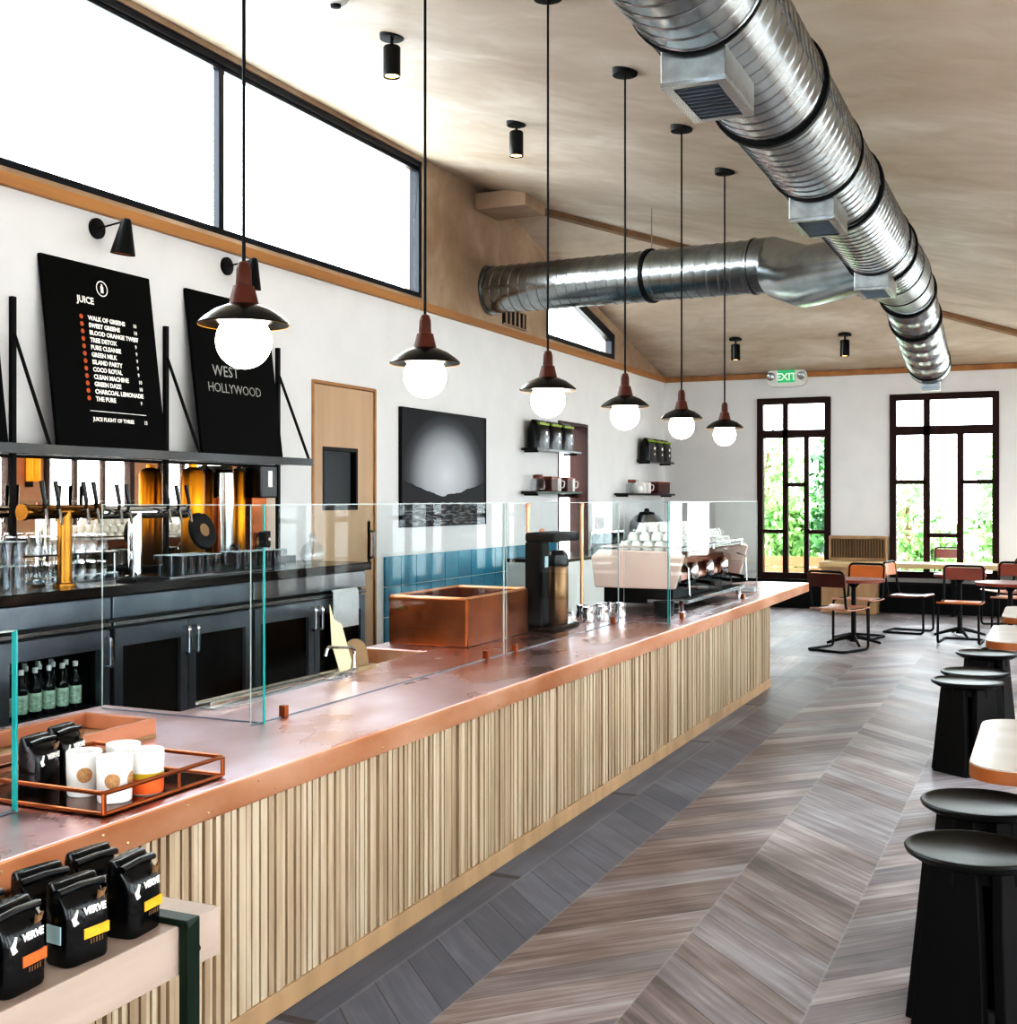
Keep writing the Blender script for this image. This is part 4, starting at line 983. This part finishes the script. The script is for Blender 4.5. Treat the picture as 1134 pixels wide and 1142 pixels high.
# back counter behind the machine with urn and tins
t = thing('rear_counter', 'white rear counter along the left wall behind the espresso machine', 'counter', (0, 0, 0))
B(XL+.03, -4.95, 12.3, 18.3, .0, .94).build('cabinet', 'whiteplastic', t)
B(XL+.03, -4.92, 12.28, 18.32, .94, .98).build('counter_slab', 'barstone', t, bev=.004)
t = thing('filter_urn', 'steel dome filter coffee urn on black base on the rear counter', 'coffee urn', (-5.25, 16.4, .981))
mb = MB(); mb.lathe([(.19, 0), (.2, .02), (.2, .09), (.18, .1)], n=28); mb.build('urn_base', 'black', t)
mb = MB(); mb.lathe([(.17, .1), (.23, .13), (.25, .25), (.24, .34), (.16, .43), (.1, .45)], n=30); mb.build('urn_body', 'steel', t)
mb = MB(); mb.lathe([(.12, .445), (.1, .475), (.04, .485), (.03, .52), (.012, .53)], n=24); mb.build('lid', 'black', t)
for k, (y, lab) in enumerate(((15.4, 'small copper socket plate on the wall left of the steel urn'), (17.45, 'small copper socket plate on the wall right of the steel urn'))):
    t = thing('socket_plate', lab, 'wall socket', (XL, y, 1.32)); B(.0, .012, -.16, .16, -.08, .08).build('plate', 'copper_dark', t, bev=.003)
    mb = MB(); mb.box(.012, .016, -.1, -.04, -.04, .04); mb.box(.012, .016, .04, .1, -.04, .04); mb.build('socket', 'darkseat', t)
jar = thing('storage_jar', 'dark storage jar with steel lid on the rear counter left of the urn', 'jar', (-5.2, 14.2, .981), 0, 'dark jars on the rear counter')
mb = MB(); mb.lathe([(.07, 0), (.075, .01), (.075, .2), (.06, .23)], n=20); mb.build('jar_body', 'barstone', jar)
mb = MB(); mb.lathe([(.064, .23), (.064, .25), (.02, .26)], n=20); mb.build('lid', 'chrome', jar)
for k, (x, y) in enumerate(((-5.2, 14.5), (-5.2, 14.8), (-5.25, 15.2), (-5.15, 15.6), (-5.2, 15.9))): dup(jar, None, (x, y, .981))

# ------------------------------------------------------------------ coffee bags
def superell(cx, cy, a, b, z, n=28, p=4.):
    out = []
    for k in range(n):
        t = 2*math.pi*k/n; c, s = math.cos(t), math.sin(t)
        out.append((cx+a*math.copysign(abs(c)**(2/p), c), cy+b*math.copysign(abs(s)**(2/p), s), z))
    return out
def coffee_bag(label, loc, rz, group, lab_mat='yellow', print_z=.1, w=.054, dpt=.038, h=.16, side_tag=False, patterned=True):
    """front faces local +X, width runs along Y"""
    t = thing('coffee_bag', label, 'coffee bag', loc, rz, group)
    mb = MB()
    rs = [superell(0, 0, dpt*.96, w*.96, 0, p=5), superell(0, 0, dpt, w, .006, p=5), superell(.001, 0, dpt*1.03, w*1.0, h*.35, p=4.5), superell(.0, 0, dpt*1.0, w*.99, h*.62, p=4.5),
          superell(-.004, 0, dpt*.92, w, h*.74, p=4.5), superell(-.010, 0, dpt*.7, w*1.0, h*.86, p=4.2), superell(-.014, 0, dpt*.5, w*1.01, h*.95, p=3.6), superell(-.014, 0, dpt*.36, w*1.0, h, p=3.)]
    mb.rings(rs); mb.build('bag_body', 'bag', t, smooth=60)
    mb = MB(); mb.path([(-.012+dpt*.55, -w*1.02, h*.9), (-.012+dpt*.56, 0, h*.92), (-.012+dpt*.55, w*1.02, h*.9)], .011, 10, squash=.7); mb.build('rolled_top', 'black_gloss', t)
    fx_ = dpt*1.035
    if lab_mat:
        B(fx_-.004, fx_+.0015, -w*.3, w*.86, h*.3, h*.43).build('label_strip', lab_mat, t)
        mb = MB()
        for k in range(5): mb.box(fx_-.003, fx_+.001, w*(.0+.13*k), w*(.05+.13*k), h*.22, h*.28)
        mb.build('small_print', 'brownprint', t)
    text('brand_lettering', 'VERVE', .02, 'ink', t, (fx_-.0005, w*.22, h*.6), align='CENTER', bold=.0009, sp=.95)
    mb = MB(); mb.prism([(-.008, 0), (.006, .004), (.012, .018), (.004, .012), (-.004, .016)], lambda u, v, d: (d, w*.55+u, h*.74+v), fx_-.008, fx_-.0015); mb.build('bird_emblem', 'brownprint', t)
    mb = MB(); mb.prism([(0, 0), (.012, .003), (.006, .012), (.01, .03), (-.004, .014)], lambda u, v, d: (d, -w*.72+u, h*.5+v), fx_-.006, fx_-.0005); mb.build('leaf_emblem', 'ink', t)
    if side_tag: B(-.022, .018, -w-.0018, -w+.003, h*.28, h*.5).build('side_label', 'paleblue', t)
    return t
# bench with coffee bags in front of the counter
bn = thing('display_bench', 'pale timber bench on dark green steel legs in front of the counter', 'bench', (0, 0, 0))
BZt = .73
B(-2.17, -1.715, -.9, 2.216, BZt-.108, BZt).build('timber_plank', 'palewood', bn, bev=.003)
for y in (2.06, -.2):
    l_ = MB(); l_.box(-2.195, -1.69, y+.012, y+.055, BZt+.0005, BZt+.014); l_.box(-1.713, -1.69, y+.012, y+.055, 0, BZt+.0005); l_.box(-2.195, -2.172, y+.012, y+.055, 0, BZt+.0005); l_.box(-2.172, -1.713, y+.012, y+.055, .02, .045)
    lg = l_.build('leg_frame', 'green', bn, bev=.003)
    mb = MB(); mb.lathe([(.009, 0), (.009, .006), (.004, .008)], n=14, mat=Matrix.Translation((-1.702, y+.055, BZt-.06)) @ Matrix.Rotation(R(-90), 4, 'X')); mb.build('bolt', 'black', lg)
GB = 'black coffee bags on the timber bench'
fz = BZt+.001
coffee_bag('black coffee bag with yellow label at the bracket end of the bench', (-1.785, 2.012, fz), R(6), GB)
coffee_bag('black coffee bag with yellow label and pale blue side tag, middle of the bench', (-1.78, 1.845, fz), R(-6), GB, side_tag=True)
coffee_bag('black coffee bag with orange label on the bench', (-1.78, 1.68, fz), R(4), GB, 'orangelabel')
coffee_bag('black coffee bag with orange label cut off at the bottom left corner', (-1.78, 1.53, fz), R(-4), GB, 'orangelabel')
coffee_bag('black coffee bag in the back row of the bench, behind the bracket end bag', (-1.895, 2.01, fz), R(-5), GB)
coffee_bag('black coffee bag in the back row of the bench, behind the blue-tagged bag', (-1.895, 1.865, fz), R(-9), GB)
coffee_bag('black coffee bag in the back row of the bench, behind the orange-label bag', (-1.895, 1.70, fz), R(5), GB)

# copper wire tray with bags and cups
tr = thing('wire_tray', 'copper wire tray with glass floor on the copper worktop', 'tray', (0, 0, CZ+.001))
tx0, tx1, ty0, ty1 = -2.76, -2.262, 2.44, 2.935
mb = MB(); mb.box(tx0, tx1, ty0, ty1, .004, .008); mb.build('tray_floor', pbr('tinted_tray_floor', '#6b3d2a', .1, .9, noise=.1), tr)
for z in (.007, .062):
    mb = MB(); mb.path(fillet([(tx0, ty0, z), (tx1, ty0, z), (tx1, ty1, z), (tx0, ty1, z)], .012, 3), .0065, 8, True); mb.build('rail', 'copper_dark', tr)
for x in (tx0, tx1):
    for y in (ty0, ty1):
        mb = MB(); mb.tube((x, y, .007), (x, y, .062), .0065, 8); mb.build('corner_post', 'copper_dark', tr)
mb = MB(); mb.tube((tx1, (ty0+ty1)/2+.05, .007), (tx1, (ty0+ty1)/2+.05, .062), .005, 8); mb.build('middle_post', 'copper_dark', tr)
tz = CZ+.001+.0085
GT = 'black coffee bags in the copper tray'
coffee_bag('plain black coffee bag in the copper tray, nearer the glass edge', (-2.60, 2.55, tz), R(10), GT, None)
coffee_bag('plain black coffee bag in the copper tray, behind the white tumblers', (-2.645, 2.695, tz), R(10), GT, None)
def tumbler_cup(label, loc, rz, style):
    t = thing('ceramic_tumbler', label, 'tumbler', loc, rz, 'white ceramic tumblers in the copper tray')
    mb = MB(); mb.lathe([(.001, 0), (.043, 0), (.046, .004), (.049, .118), (.048, .122), (.046, .12), (.043, .012), (.001, .012)], n=36, caps=False); mb.build('tumbler_body', 'white', t, smooth=50)
    r_ = lambda z: .0462+(.049-.0462)*z/.118+.0006
    if style == 'dots':
        for a in (-35, 40, 130, 215):
            mb = MB(); n = 22; cz = .062; c = []
            mb.face([(r_(cz+.02*math.sin(q))*math.cos(R(a)+.02*math.cos(q)/.047), r_(cz+.02*math.sin(q))*math.sin(R(a)+.02*math.cos(q)/.047), cz+.02*math.sin(q)) for q in [2*math.pi*k/n for k in range(n)]][::-1] if False else
                    [(r_(cz+.021*math.sin(q))*math.cos(R(a)+.021*math.cos(q)/.047)+.0012*math.cos(R(a)), r_(cz+.021*math.sin(q))*math.sin(R(a)+.021*math.cos(q)/.047)+.0012*math.sin(R(a)), cz+.021*math.sin(q)) for q in [2*math.pi*k/n for k in range(n)]])
            # fan the disc so that it follows the wall
            bmesh.ops.delete(mb.bm, geom=mb.bm.verts[:], context='VERTS')
            rs = []
            for s_ in (1, .66, .33, .02):
                rs.append([(r_(cz+.021*s_*math.sin(q))*math.cos(R(a)+.021*s_*math.cos(q)/.047), r_(cz+.021*s_*math.sin(q))*math.sin(R(a)+.021*s_*math.cos(q)/.047), cz+.021*s_*math.sin(q)) for q in [2*math.pi*k/n for k in range(n)]])
            mb.rings(rs, False); mb.build('cork_dot', 'cork', t)
    elif style == 'bands':
        mb = MB(); mb.lathe([(r_(.0), .003), (r_(.045), .045)], n=36, caps=False); mb.build('orange_band', 'mugorange', t)
        mb = MB(); mb.lathe([(r_(.045)+.0002, .045), (r_(.06)+.0002, .06)], n=36, caps=False); mb.build('yellow_band', 'mugyellow', t)
    return t
tumbler_cup('white ceramic tumbler with cork dots, left one of the front pair in the tray', (-2.468, 2.585, tz), R(-10), 'dots')
tumbler_cup('white ceramic tumbler with cork dots at the front corner of the tray', (-2.34, 2.565, tz), R(-20), 'dots')
tumbler_cup('white ceramic tumbler with yellow and orange bands at its base', (-2.325, 2.675, tz), 0, 'bands')
tumbler_cup('plain white ceramic tumbler behind the dotted pair in the tray', (-2.44, 2.71, tz), 0, 'plain')
# wooden crate behind the tray
t = thing('wooden_crate', 'shallow terracotta wood crate behind the copper tray', 'crate', (-3.02, 2.98, CZ+.001))
mb = MB(); mb.box(-.16, .16, -.5, .36, 0, .012); mb.build('crate_floor', 'kraft', t)
for q in ((-.16, -.14, -.5, .36), (.14, .16, -.5, .36), (-.14, .14, .34, .36), (-.14, .14, -.5, -.48)):
    B(*q, .012, .065).build('crate_side', 'terracotta', t, bev=.002)

# ------------------------------------------------------------------ wall shelves with bags and ware
def small_shelf(y0, y1, z, label, d=.22):
    t = thing('floating_shelf', label, 'shelf', (XL, y0, z), 0, 'short dark floating shelves behind the espresso machine')
    B(0.02, d, 0, y1-y0, -.03, 0).build('shelf_board', 'barstone', t, bev=.003)
    for y in (.1, y1-y0-.1): B(0.018, d-.03, y-.012, y+.012, -.05, -.03).build('bracket', 'black', t)
    return t
small_shelf(12.72, 14.15, 2.235, 'floating shelf holding three green-topped dark bags, upper left one')
small_shelf(12.72, 14.18, 1.735, 'floating shelf with jars and white mugs beside the wall window, lower left one')
small_shelf(16.95, 18.2, 2.215, 'floating shelf holding dark bags near the room corner, upper right one')
small_shelf(15.95, 18.25, 1.725, 'floating shelf with white ware near the room corner, lower right one')
sb = thing('retail_bag', 'black retail bag with green top on the upper shelf beside the wall window', 'coffee bag', (0, 0, 0), 0, 'retail bags on the upper left shelf')
mb = MB(); mb.rings([superell(0, 0, .08, .19, 0, 20, 5), superell(0, 0, .082, .195, .2, 20, 5), superell(0, 0, .06, .19, .28, 20, 4), superell(0, 0, .025, .185, .33, 20, 3)]); mb.build('bag_body', 'bag', sb, smooth=60)
B(-.03, .075, -.15, .15, .272, .3).build('top_label', 'yellow' if False else pbr('lime_label', '#8fa52c', .5, noise=.1), sb)
mb = MB(); mb.box(.08, .0845, .02, .08, .16, .2); mb.box(.08, .0845, .03, .07, .08, .11); mb.build('print_mark', 'ink', sb)
sb.location = (XL+.12, 13.0, 2.236)
for k in (1, 2): dup(sb, None, (XL+.12, 13.0+.4*k, 2.236))
for k in range(3): dup(sb, None, (XL+.12, 17.2+.38*k, 2.216), None, 'black retail bag on the upper shelf near the room corner', 'retail bags on the upper right shelf')
mg = thing('shelf_mug', 'white mug on the lower shelf beside the wall window', 'mug', (XL+.12, 13.55, 1.736), 0, 'white mugs on the lower left shelf')
mb = MB(); mb.lathe([(.06, 0), (.065, .02), (.065, .16), (.06, .16), (.058, .02), (.001, .02)], n=20, caps=False); mb.build('mug_body', 'white', mg)
mb = MB(); mb.path(fillet([(.06, 0, .13), (.11, 0, .12), (.1, 0, .05), (.06, 0, .04)], .03, closed=False), .009, 8); mb.build('handle', 'white', mg)
dup(mg, None, (XL+.12, 14.0, 1.736))
for y in (16.9, 17.12): dup(mg, None, (XL+.12, y, 1.726), None, 'white mug on the lower shelf near the room corner', 'white mugs on the lower right shelf')
gc = thing('glass_carafe', 'squat glass carafe on the lower shelf beside the wall window', 'carafe', (XL+.13, 12.95, 1.736))
mb = MB(); mb.lathe([(.07, 0), (.09, .02), (.085, .12), (.05, .18), (.06, .2)], n=20, caps=False); mb.build('carafe_body', 'tumbler', gc)
mb = MB(); mb.lathe([(.056, .15), (.06, .18), (.056, .19)], n=20, caps=False); mb.build('collar', 'redwood', gc)
def wbox(y, z, lab, w=.17):
    t = thing('gift_box', lab, 'box', (XL+.13, y, z)); B(-.08, .08, -w, w, 0, .14).build('box_body', 'darkseat', t, bev=.004); B(-.083, .083, -w-.003, w+.003, .14, .175).build('lid', 'redwood', t, bev=.003)
wbox(13.28, 1.736, 'dark red box on the lower shelf beside the wall window', .1)
wbox(13.78, 1.736, 'dark red box between white mugs on the lower left shelf', .09)
wbox(17.7, 1.726, 'long dark red box on the lower shelf near the room corner', .3)
dup(gc, None, (XL+.13, 16.4, 1.726), None, 'squat glass carafe on the lower shelf near the room corner')
pt = thing('white_teapot', 'white teapot on the lower shelf near the room corner', 'teapot', (XL+.13, 16.66, 1.726))
mb = MB(); mb.lathe([(.06, 0), (.09, .04), (.09, .1), (.05, .15)], n=22); mb.build('pot_body', 'white', pt)
mb = MB(); mb.lathe([(.05, .15), (.04, .17), (.012, .18), (.014, .2)], n=18); mb.build('lid', 'white', pt)
mb = MB(); mb.path([(0, .08, .06), (0, .13, .1), (0, .15, .15)], [.018, .012, .009], 8); mb.build('spout', 'white', pt)

# ------------------------------------------------------------------ black stools
def stool(name='stool'):
    t = thing('stool', None, 'stool', (0, 0, 0), 0, 'black round stools along the right side')
    mb = MB(); mb.lathe([(.10, -.045), (.175, -.034), (.205, -.016), (.21, -.004), (.206, .002), (.196, .003), (.185, -.003), (.02, -.006)], (0, 0, .55), 48); mb.build('seat', 'seatwood', t, smooth=50)
    for k in range(4):
        a = R(45+90*k); ca, sa = math.cos(a), math.sin(a)
        mb = MB(); tt = .018
        rs = []
        for rr, z, hw in ((.115, .512, .078), (.128, .3, .098), (.15, 0.0, .122)):
            rs.append([(ca*(rr+du)-sa*w_, sa*(rr+du)+ca*w_, z) for w_, du in ((-hw, -tt), (hw, -tt), (hw, tt), (-hw, tt))])
        mb.rings(rs); mb.build('leg', 'blackwood', t, bev=.004)
    mb = MB(); mb.box(-.1, .1, -.1, .1, .46, .515); mb.build('seat_block', 'blackwood', t, bev=.004)
    return t
st = stool(); SG = 'black round stools along the right side'
ST = [(-.226, 4.06, 20, 'nearest black round stool, at the bottom right'), (-.237, 4.69, 8, 'black round stool just behind the nearest one'),
      (-.472, 7.80, 10, 'black round stool in front of the second pale table, nearer of that pair'), (-.45, 8.2+.02, 0, 'black round stool tucked close behind the middle stool'), (-.43, 9.25, 30, 'farthest black round stool before the third pale table')]
st.location = (*ST[0][:2], 0); st.rotation_euler = (0, 0, R(ST[0][2])); st['label'] = ST[0][3]
for x, y, a, lab in ST[1:]: dup(st, None, (x, y, 0), R(a), lab)
# pale tables with orange wooden edge
def ptable(x, y, w, d, label):
    t = thing('dining_table', label, 'table', (x, y, 0), 0, 'pale topped tables along the right side')
    mb = MB(); mb.prism(rrect(0, w, 0, d, .13), lambda u, v, q: (u, v, q), .735, .74); mb.build('table_top', 'tabletop', t)
    mb = MB(); mb.prism(rrect(-.004, w+.004, -.004, d+.004, .134), lambda u, v, q: (u, v, q), .69, .735); mb.build('edge_band', 'edgewood', t)
    mb = MB(); mb.lathe([(.04, .03), (.03, .08), (.03, .66), (.1, .69)], (w*.6, d/2, 0), 18); mb.build('pedestal', 'black', t)
    mb = MB(); mb.lathe([(.24, 0), (.24, .012), (.05, .035)], (w*.6, d/2, 0), 28); mb.build('foot_plate', 'black', t)
    return t
M['tabletop'] = pbr('whitewashed_table_top', '#b4aba3', .22, noise=.06, nscale=5, stretch=(.2, 1, 1))
ptable(-.262, 4.36, 1.2, 1.03, 'pale table with orange wooden edge beside the two nearest stools')
ptable(-.392, 8.25, 1.2, 1.15, 'pale table with orange wooden edge beside the middle stools')
ptable(-.36, 9.98, 1.2, 1.1, 'far pale table with orange wooden edge beyond the last stool')

# ------------------------------------------------------------------ tubular chairs
def chair(label, x, y, face, seat='pinkseat', back='orangewood', group='tubular chairs by the far windows'):
    """faces local +Y"""
    t = thing('tubular_chair', label, 'chair', (x, y, 0), R(face), group)
    h_ = .215
    for s in (-1, 1):
        pass
    pts = [(-h_, -.26, .865), (h_, -.26, .865), (h_, -.2, .455), (h_, .215, .455), (h_+.005, .22, .016), (h_+.005, -.27, .016), (-h_-.005, -.27, .016), (-h_-.005, .22, .016), (-h_, .215, .455), (-h_, -.2, .455)]
    mb = MB(); mb.path(fillet(pts, .05, 5), .0135, 8, True); mb.build('tube_frame', 'black', t, smooth=60)
    mb = MB(); mb.prism([(-.21, .468), (-.1, .458), (.1, .462), (.215, .478), (.235, .468), (.235, .455), (.215, .462), (.1, .447), (-.1, .443), (-.215, .452)], lambda u, v, d: (d, u, v), -.235, .235); mb.build('seat', seat, t, bev=.003)
    rs = []
    for k in range(9):
        xx = -.235+.47*k/8; c = .022*(1-(2*k/8-1)**2)
        rs.append([(xx, -.262-c+dy+(.86-z)*.13, z) for dy, z in ((.016, .845), (.016, .70), (-.008, .70), (-.008, .845))])
    mb = MB(); mb.rings(rs); mb.build('backrest', back, t, bev=.003)
    return t
chair('tubular chair with dark back panel nearest the copper counter end, seen from behind', -2.12, 13.45, -24, 'pinkseat', 'darkseat')
chair('tubular chair with bright orange back behind the round table by the counter', -2.1, 14.72, 165, 'pinkseat', 'orangewood')
chair('tubular chair turned sideways with light orange back below the wide window', -1.60, 15.55, -100, 'redwood', 'orangewood')
chair('tubular chair with brown back and orange seat edge facing the stools', -.96, 14.72, 176, 'orangewood', 'redwood')
chair('tubular chair with red-brown back cut off by the right edge', -.42, 15.75, 172, 'pinkseat', 'redwood')
chair('tubular chair seen sideways between wide window and right edge', -.55, 16.8, 120, 'pinkseat', 'orangewood')
chair('patio chair with brown back seen through the wide window', -1.55, 20.2, 170, 'redwood', 'darkseat', 'patio chairs outside')
def round_table(x, y, label, r=.34):
    t = thing('round_table', label, 'table', (x, y, 0), 0, 'round tables by the far windows')
    mb = MB(); mb.lathe([(r-.01, .708), (r, .712), (r, .738), (r-.004, .742), (.02, .742)], n=40); mb.build('table_top', 'redwood', t)
    mb = MB(); mb.lathe([(.045, .03), (.028, .1), (.025, .64), (.09, .708)], n=18); mb.build('pedestal', 'black', t)
    mb = MB()
    for k in range(4):
        a = R(20+90*k); mb.path([(0, 0, .09), (.14*math.cos(a), .14*math.sin(a), .06), (.3*math.cos(a), .3*math.sin(a), .014)], [.025, .02, .014], 8)
    mb.build('foot_cross', 'black', t)
round_table(-2.06, 14.08, 'round table between the dark-backed chair and the orange-backed chair')
round_table(-1.02, 15.45, 'round table under the wide window behind the brown-backed chair', .3)
round_table(-.42, 14.15, 'round table at the right edge with a red-brown top', .36)

# banquette and ledge under the far windows
t = thing('wall_bench', 'tan wooden bench with ribbed back between the far windows', 'bench', (0, 0, 0))
mb = MB(); mb.box(-3.03, -2.2, YF-.09, YF-.035, .74, 1.09); mb.build('back_panel', 'tanwood', t)
mb = MB()
for k in range(20): mb.box(-3.0+k*.04, -2.975+k*.04, YF-.105, YF-.09, .78, 1.05)
mb.build('ribbed_panel', 'barstone' if False else pbr('olive_ribs', '#5d4a2c', .6, noise=.2), t)
mb = MB(); mb.box(-3.03, -2.2, YF-.14, YF-.035, 1.06, 1.1); mb.box(-3.03, -3.0, YF-.14, YF-.035, .74, 1.06); mb.box(-2.23, -2.2, YF-.14, YF-.035, .74, 1.06); mb.build('back_frame', 'tanwood', t, bev=.004)
B(-3.06, -2.3, YF-.62, YF-.035, 0, .665).build('bench_box', 'tanwood', t, bev=.006)
B(-3.08, 1.6, YF-.66, YF-.05, .665, .735).build('bench_plank', pbr('pale_ledge', '#d2b88d', .5, noise=.08), t, bev=.005)
for x in (-1.3, -.3, .9): B(x, x+.06, YF-.5, YF-.06, 0, .665).build('leg', 'black', t)
B(-2.28, 1.6, YF-.22, YF-.19, .0, .42).build('dark_apron', 'black', t)

# ------------------------------------------------------------------ outside: trees, fence
def tree(x, y, h_, r_, label, mat='leaf', z0=-.1, n=420, group='trees outside the windows'):
    t = thing('tree', label, 'tree', (x, y, z0), 0, group)
    rn = random.Random(int(x*37+y*91)); mb = MB()
    for k in range(n):
        th, ph = rn.uniform(0, 2*math.pi), math.acos(rn.uniform(-1, 1)); q = r_*rn.uniform(.45, 1.)
        c = Vector((q*math.sin(ph)*math.cos(th), q*math.sin(ph)*math.sin(th), h_*.56+q*math.cos(ph)*(h_*.42/r_)))
        s = rn.uniform(.05, .12)*(1+h_*.06); e = Euler((rn.uniform(0, 6), rn.uniform(0, 6), rn.uniform(0, 6))).to_matrix()
        for f in range(3):
            o2 = Vector((rn.uniform(-.18, .18), rn.uniform(-.18, .18), rn.uniform(-.18, .18)))
            e2 = e @ Euler((rn.uniform(0, 3), rn.uniform(0, 3), 0)).to_matrix()
            mb.face([c+o2+e2 @ Vector(p)*s for p in ((-1, 0, 0), (0, -.45, .1), (1, 0, 0), (0, .45, .1))])
    mb.build('foliage', mat, t)
    mb = MB(); mb.path([(0, 0, 0), (.05, .03, h_*.3), (-.04, .05, h_*.62), (.02, 0, h_*.85)], [.11, .09, .06, .03], 10); mb.build('trunk', 'bark', t)
    return t
tree(-4.3, 21.9, 1.9, .6, 'leafy shrub tree low behind the narrow far window', 'leaf', n=420)
tree(-3.2, 20.6, 2.9, .45, 'dark green columnar tree behind the right side of the narrow far window', 'leaf2', n=520)
tree(-5.6, 26.0, 3.4, 1.0, 'tall tree beyond the shrub outside the narrow far window', 'leaf', n=420)
tree(-2.6, 25.0, 2.3, .7, 'bright tree seen through the left panes of the wide window', 'leaf', n=230)
tree(-.75, 23.2, 2.7, .7, 'tree seen through the right panes of the wide window', 'leaf', n=330)
tree(-1.8, 21.8, 1.2, .45, 'low shrub outside the middle pane of the wide window', 'leaf', n=200)
tree(-7.6, 15.9, 2.4, .7, 'tree outside the left wall window', 'leaf', n=260)
tree(7.5, 14.2, 4.0, 1.1, 'street tree outside the right hand windows', 'leaf', n=300)
fe = thing('patio_fence', 'low orange cedar planter fence outside the narrow far window', 'fence', (-3.9, 19.9, -.1))
mb = MB()
for k in range(4): mb.box(-.9, .9, 0, .03, .1+k*.18, .26+k*.18)
mb.build('board_panel', 'orangefence', fe)
for x in (-.9, .84): B(x, x+.06, .03, .08, 0, .84).build('post', 'orangefence', fe)

# ------------------------------------------------------------------ light and camera
W = bpy.data.worlds.new('overcast_sky'); scn.world = W; W.use_nodes = True
nt = W.node_tree; nt.nodes.clear(); out = N(nt, 'ShaderNodeOutputWorld'); bg = N(nt, 'ShaderNodeBackground')
tc = N(nt, 'ShaderNodeTexCoord'); sp = N(nt, 'ShaderNodeSeparateXYZ'); rp = N(nt, 'ShaderNodeValToRGB')
nt.links.new(tc.outputs['Generated'], sp.inputs[0]); nt.links.new(sp.outputs[2], rp.inputs[0])
rp.color_ramp.elements[0].position = 0; rp.color_ramp.elements[0].color = (.93, .96, 1, 1); rp.color_ramp.elements[1].position = 1; rp.color_ramp.elements[1].color = (.86, .93, 1, 1)
nt.links.new(rp.outputs[0], bg.inputs[0]); bg.inputs[1].default_value = 5.0
nt.links.new(bg.outputs[0], out.inputs[0])
s = bpy.data.lights.new('sun', 'SUN'); s.energy = 1.1; s.angle = R(14); s.color = (.97, .98, 1.)
so = bpy.data.objects.new('sun', s); COL.objects.link(so); so.rotation_euler = Vector((-.75, .25, -.6)).to_track_quat('-Z', 'Y').to_euler()

FPX, W_, H_ = 1345., 1134., 1142.
cam = bpy.data.cameras.new('camera'); co = bpy.data.objects.new('camera', cam); COL.objects.link(co); scn.camera = co
cam.sensor_fit = 'HORIZONTAL'; cam.sensor_width = 36.; cam.lens = FPX/W_*36.
cam.shift_x = 0.; cam.shift_y = -15./W_
cam.clip_start = .05; cam.clip_end = 200
co.location = (0, 0, 1.65); co.rotation_euler = (R(90), 0, math.atan(607./1345.))
scn.view_settings.view_transform = 'Standard'; scn.view_settings.look = 'None'
scn.view_settings.exposure = 1.38; scn.view_settings.gamma = 1.

scn.view_settings.use_curve_mapping = True
cm = scn.view_settings.curve_mapping; c_ = cm.curves[3]
for x, y in ((.03, .016), (.12, .105), (.35, .38)): c_.points.new(x, y)
cm.update()
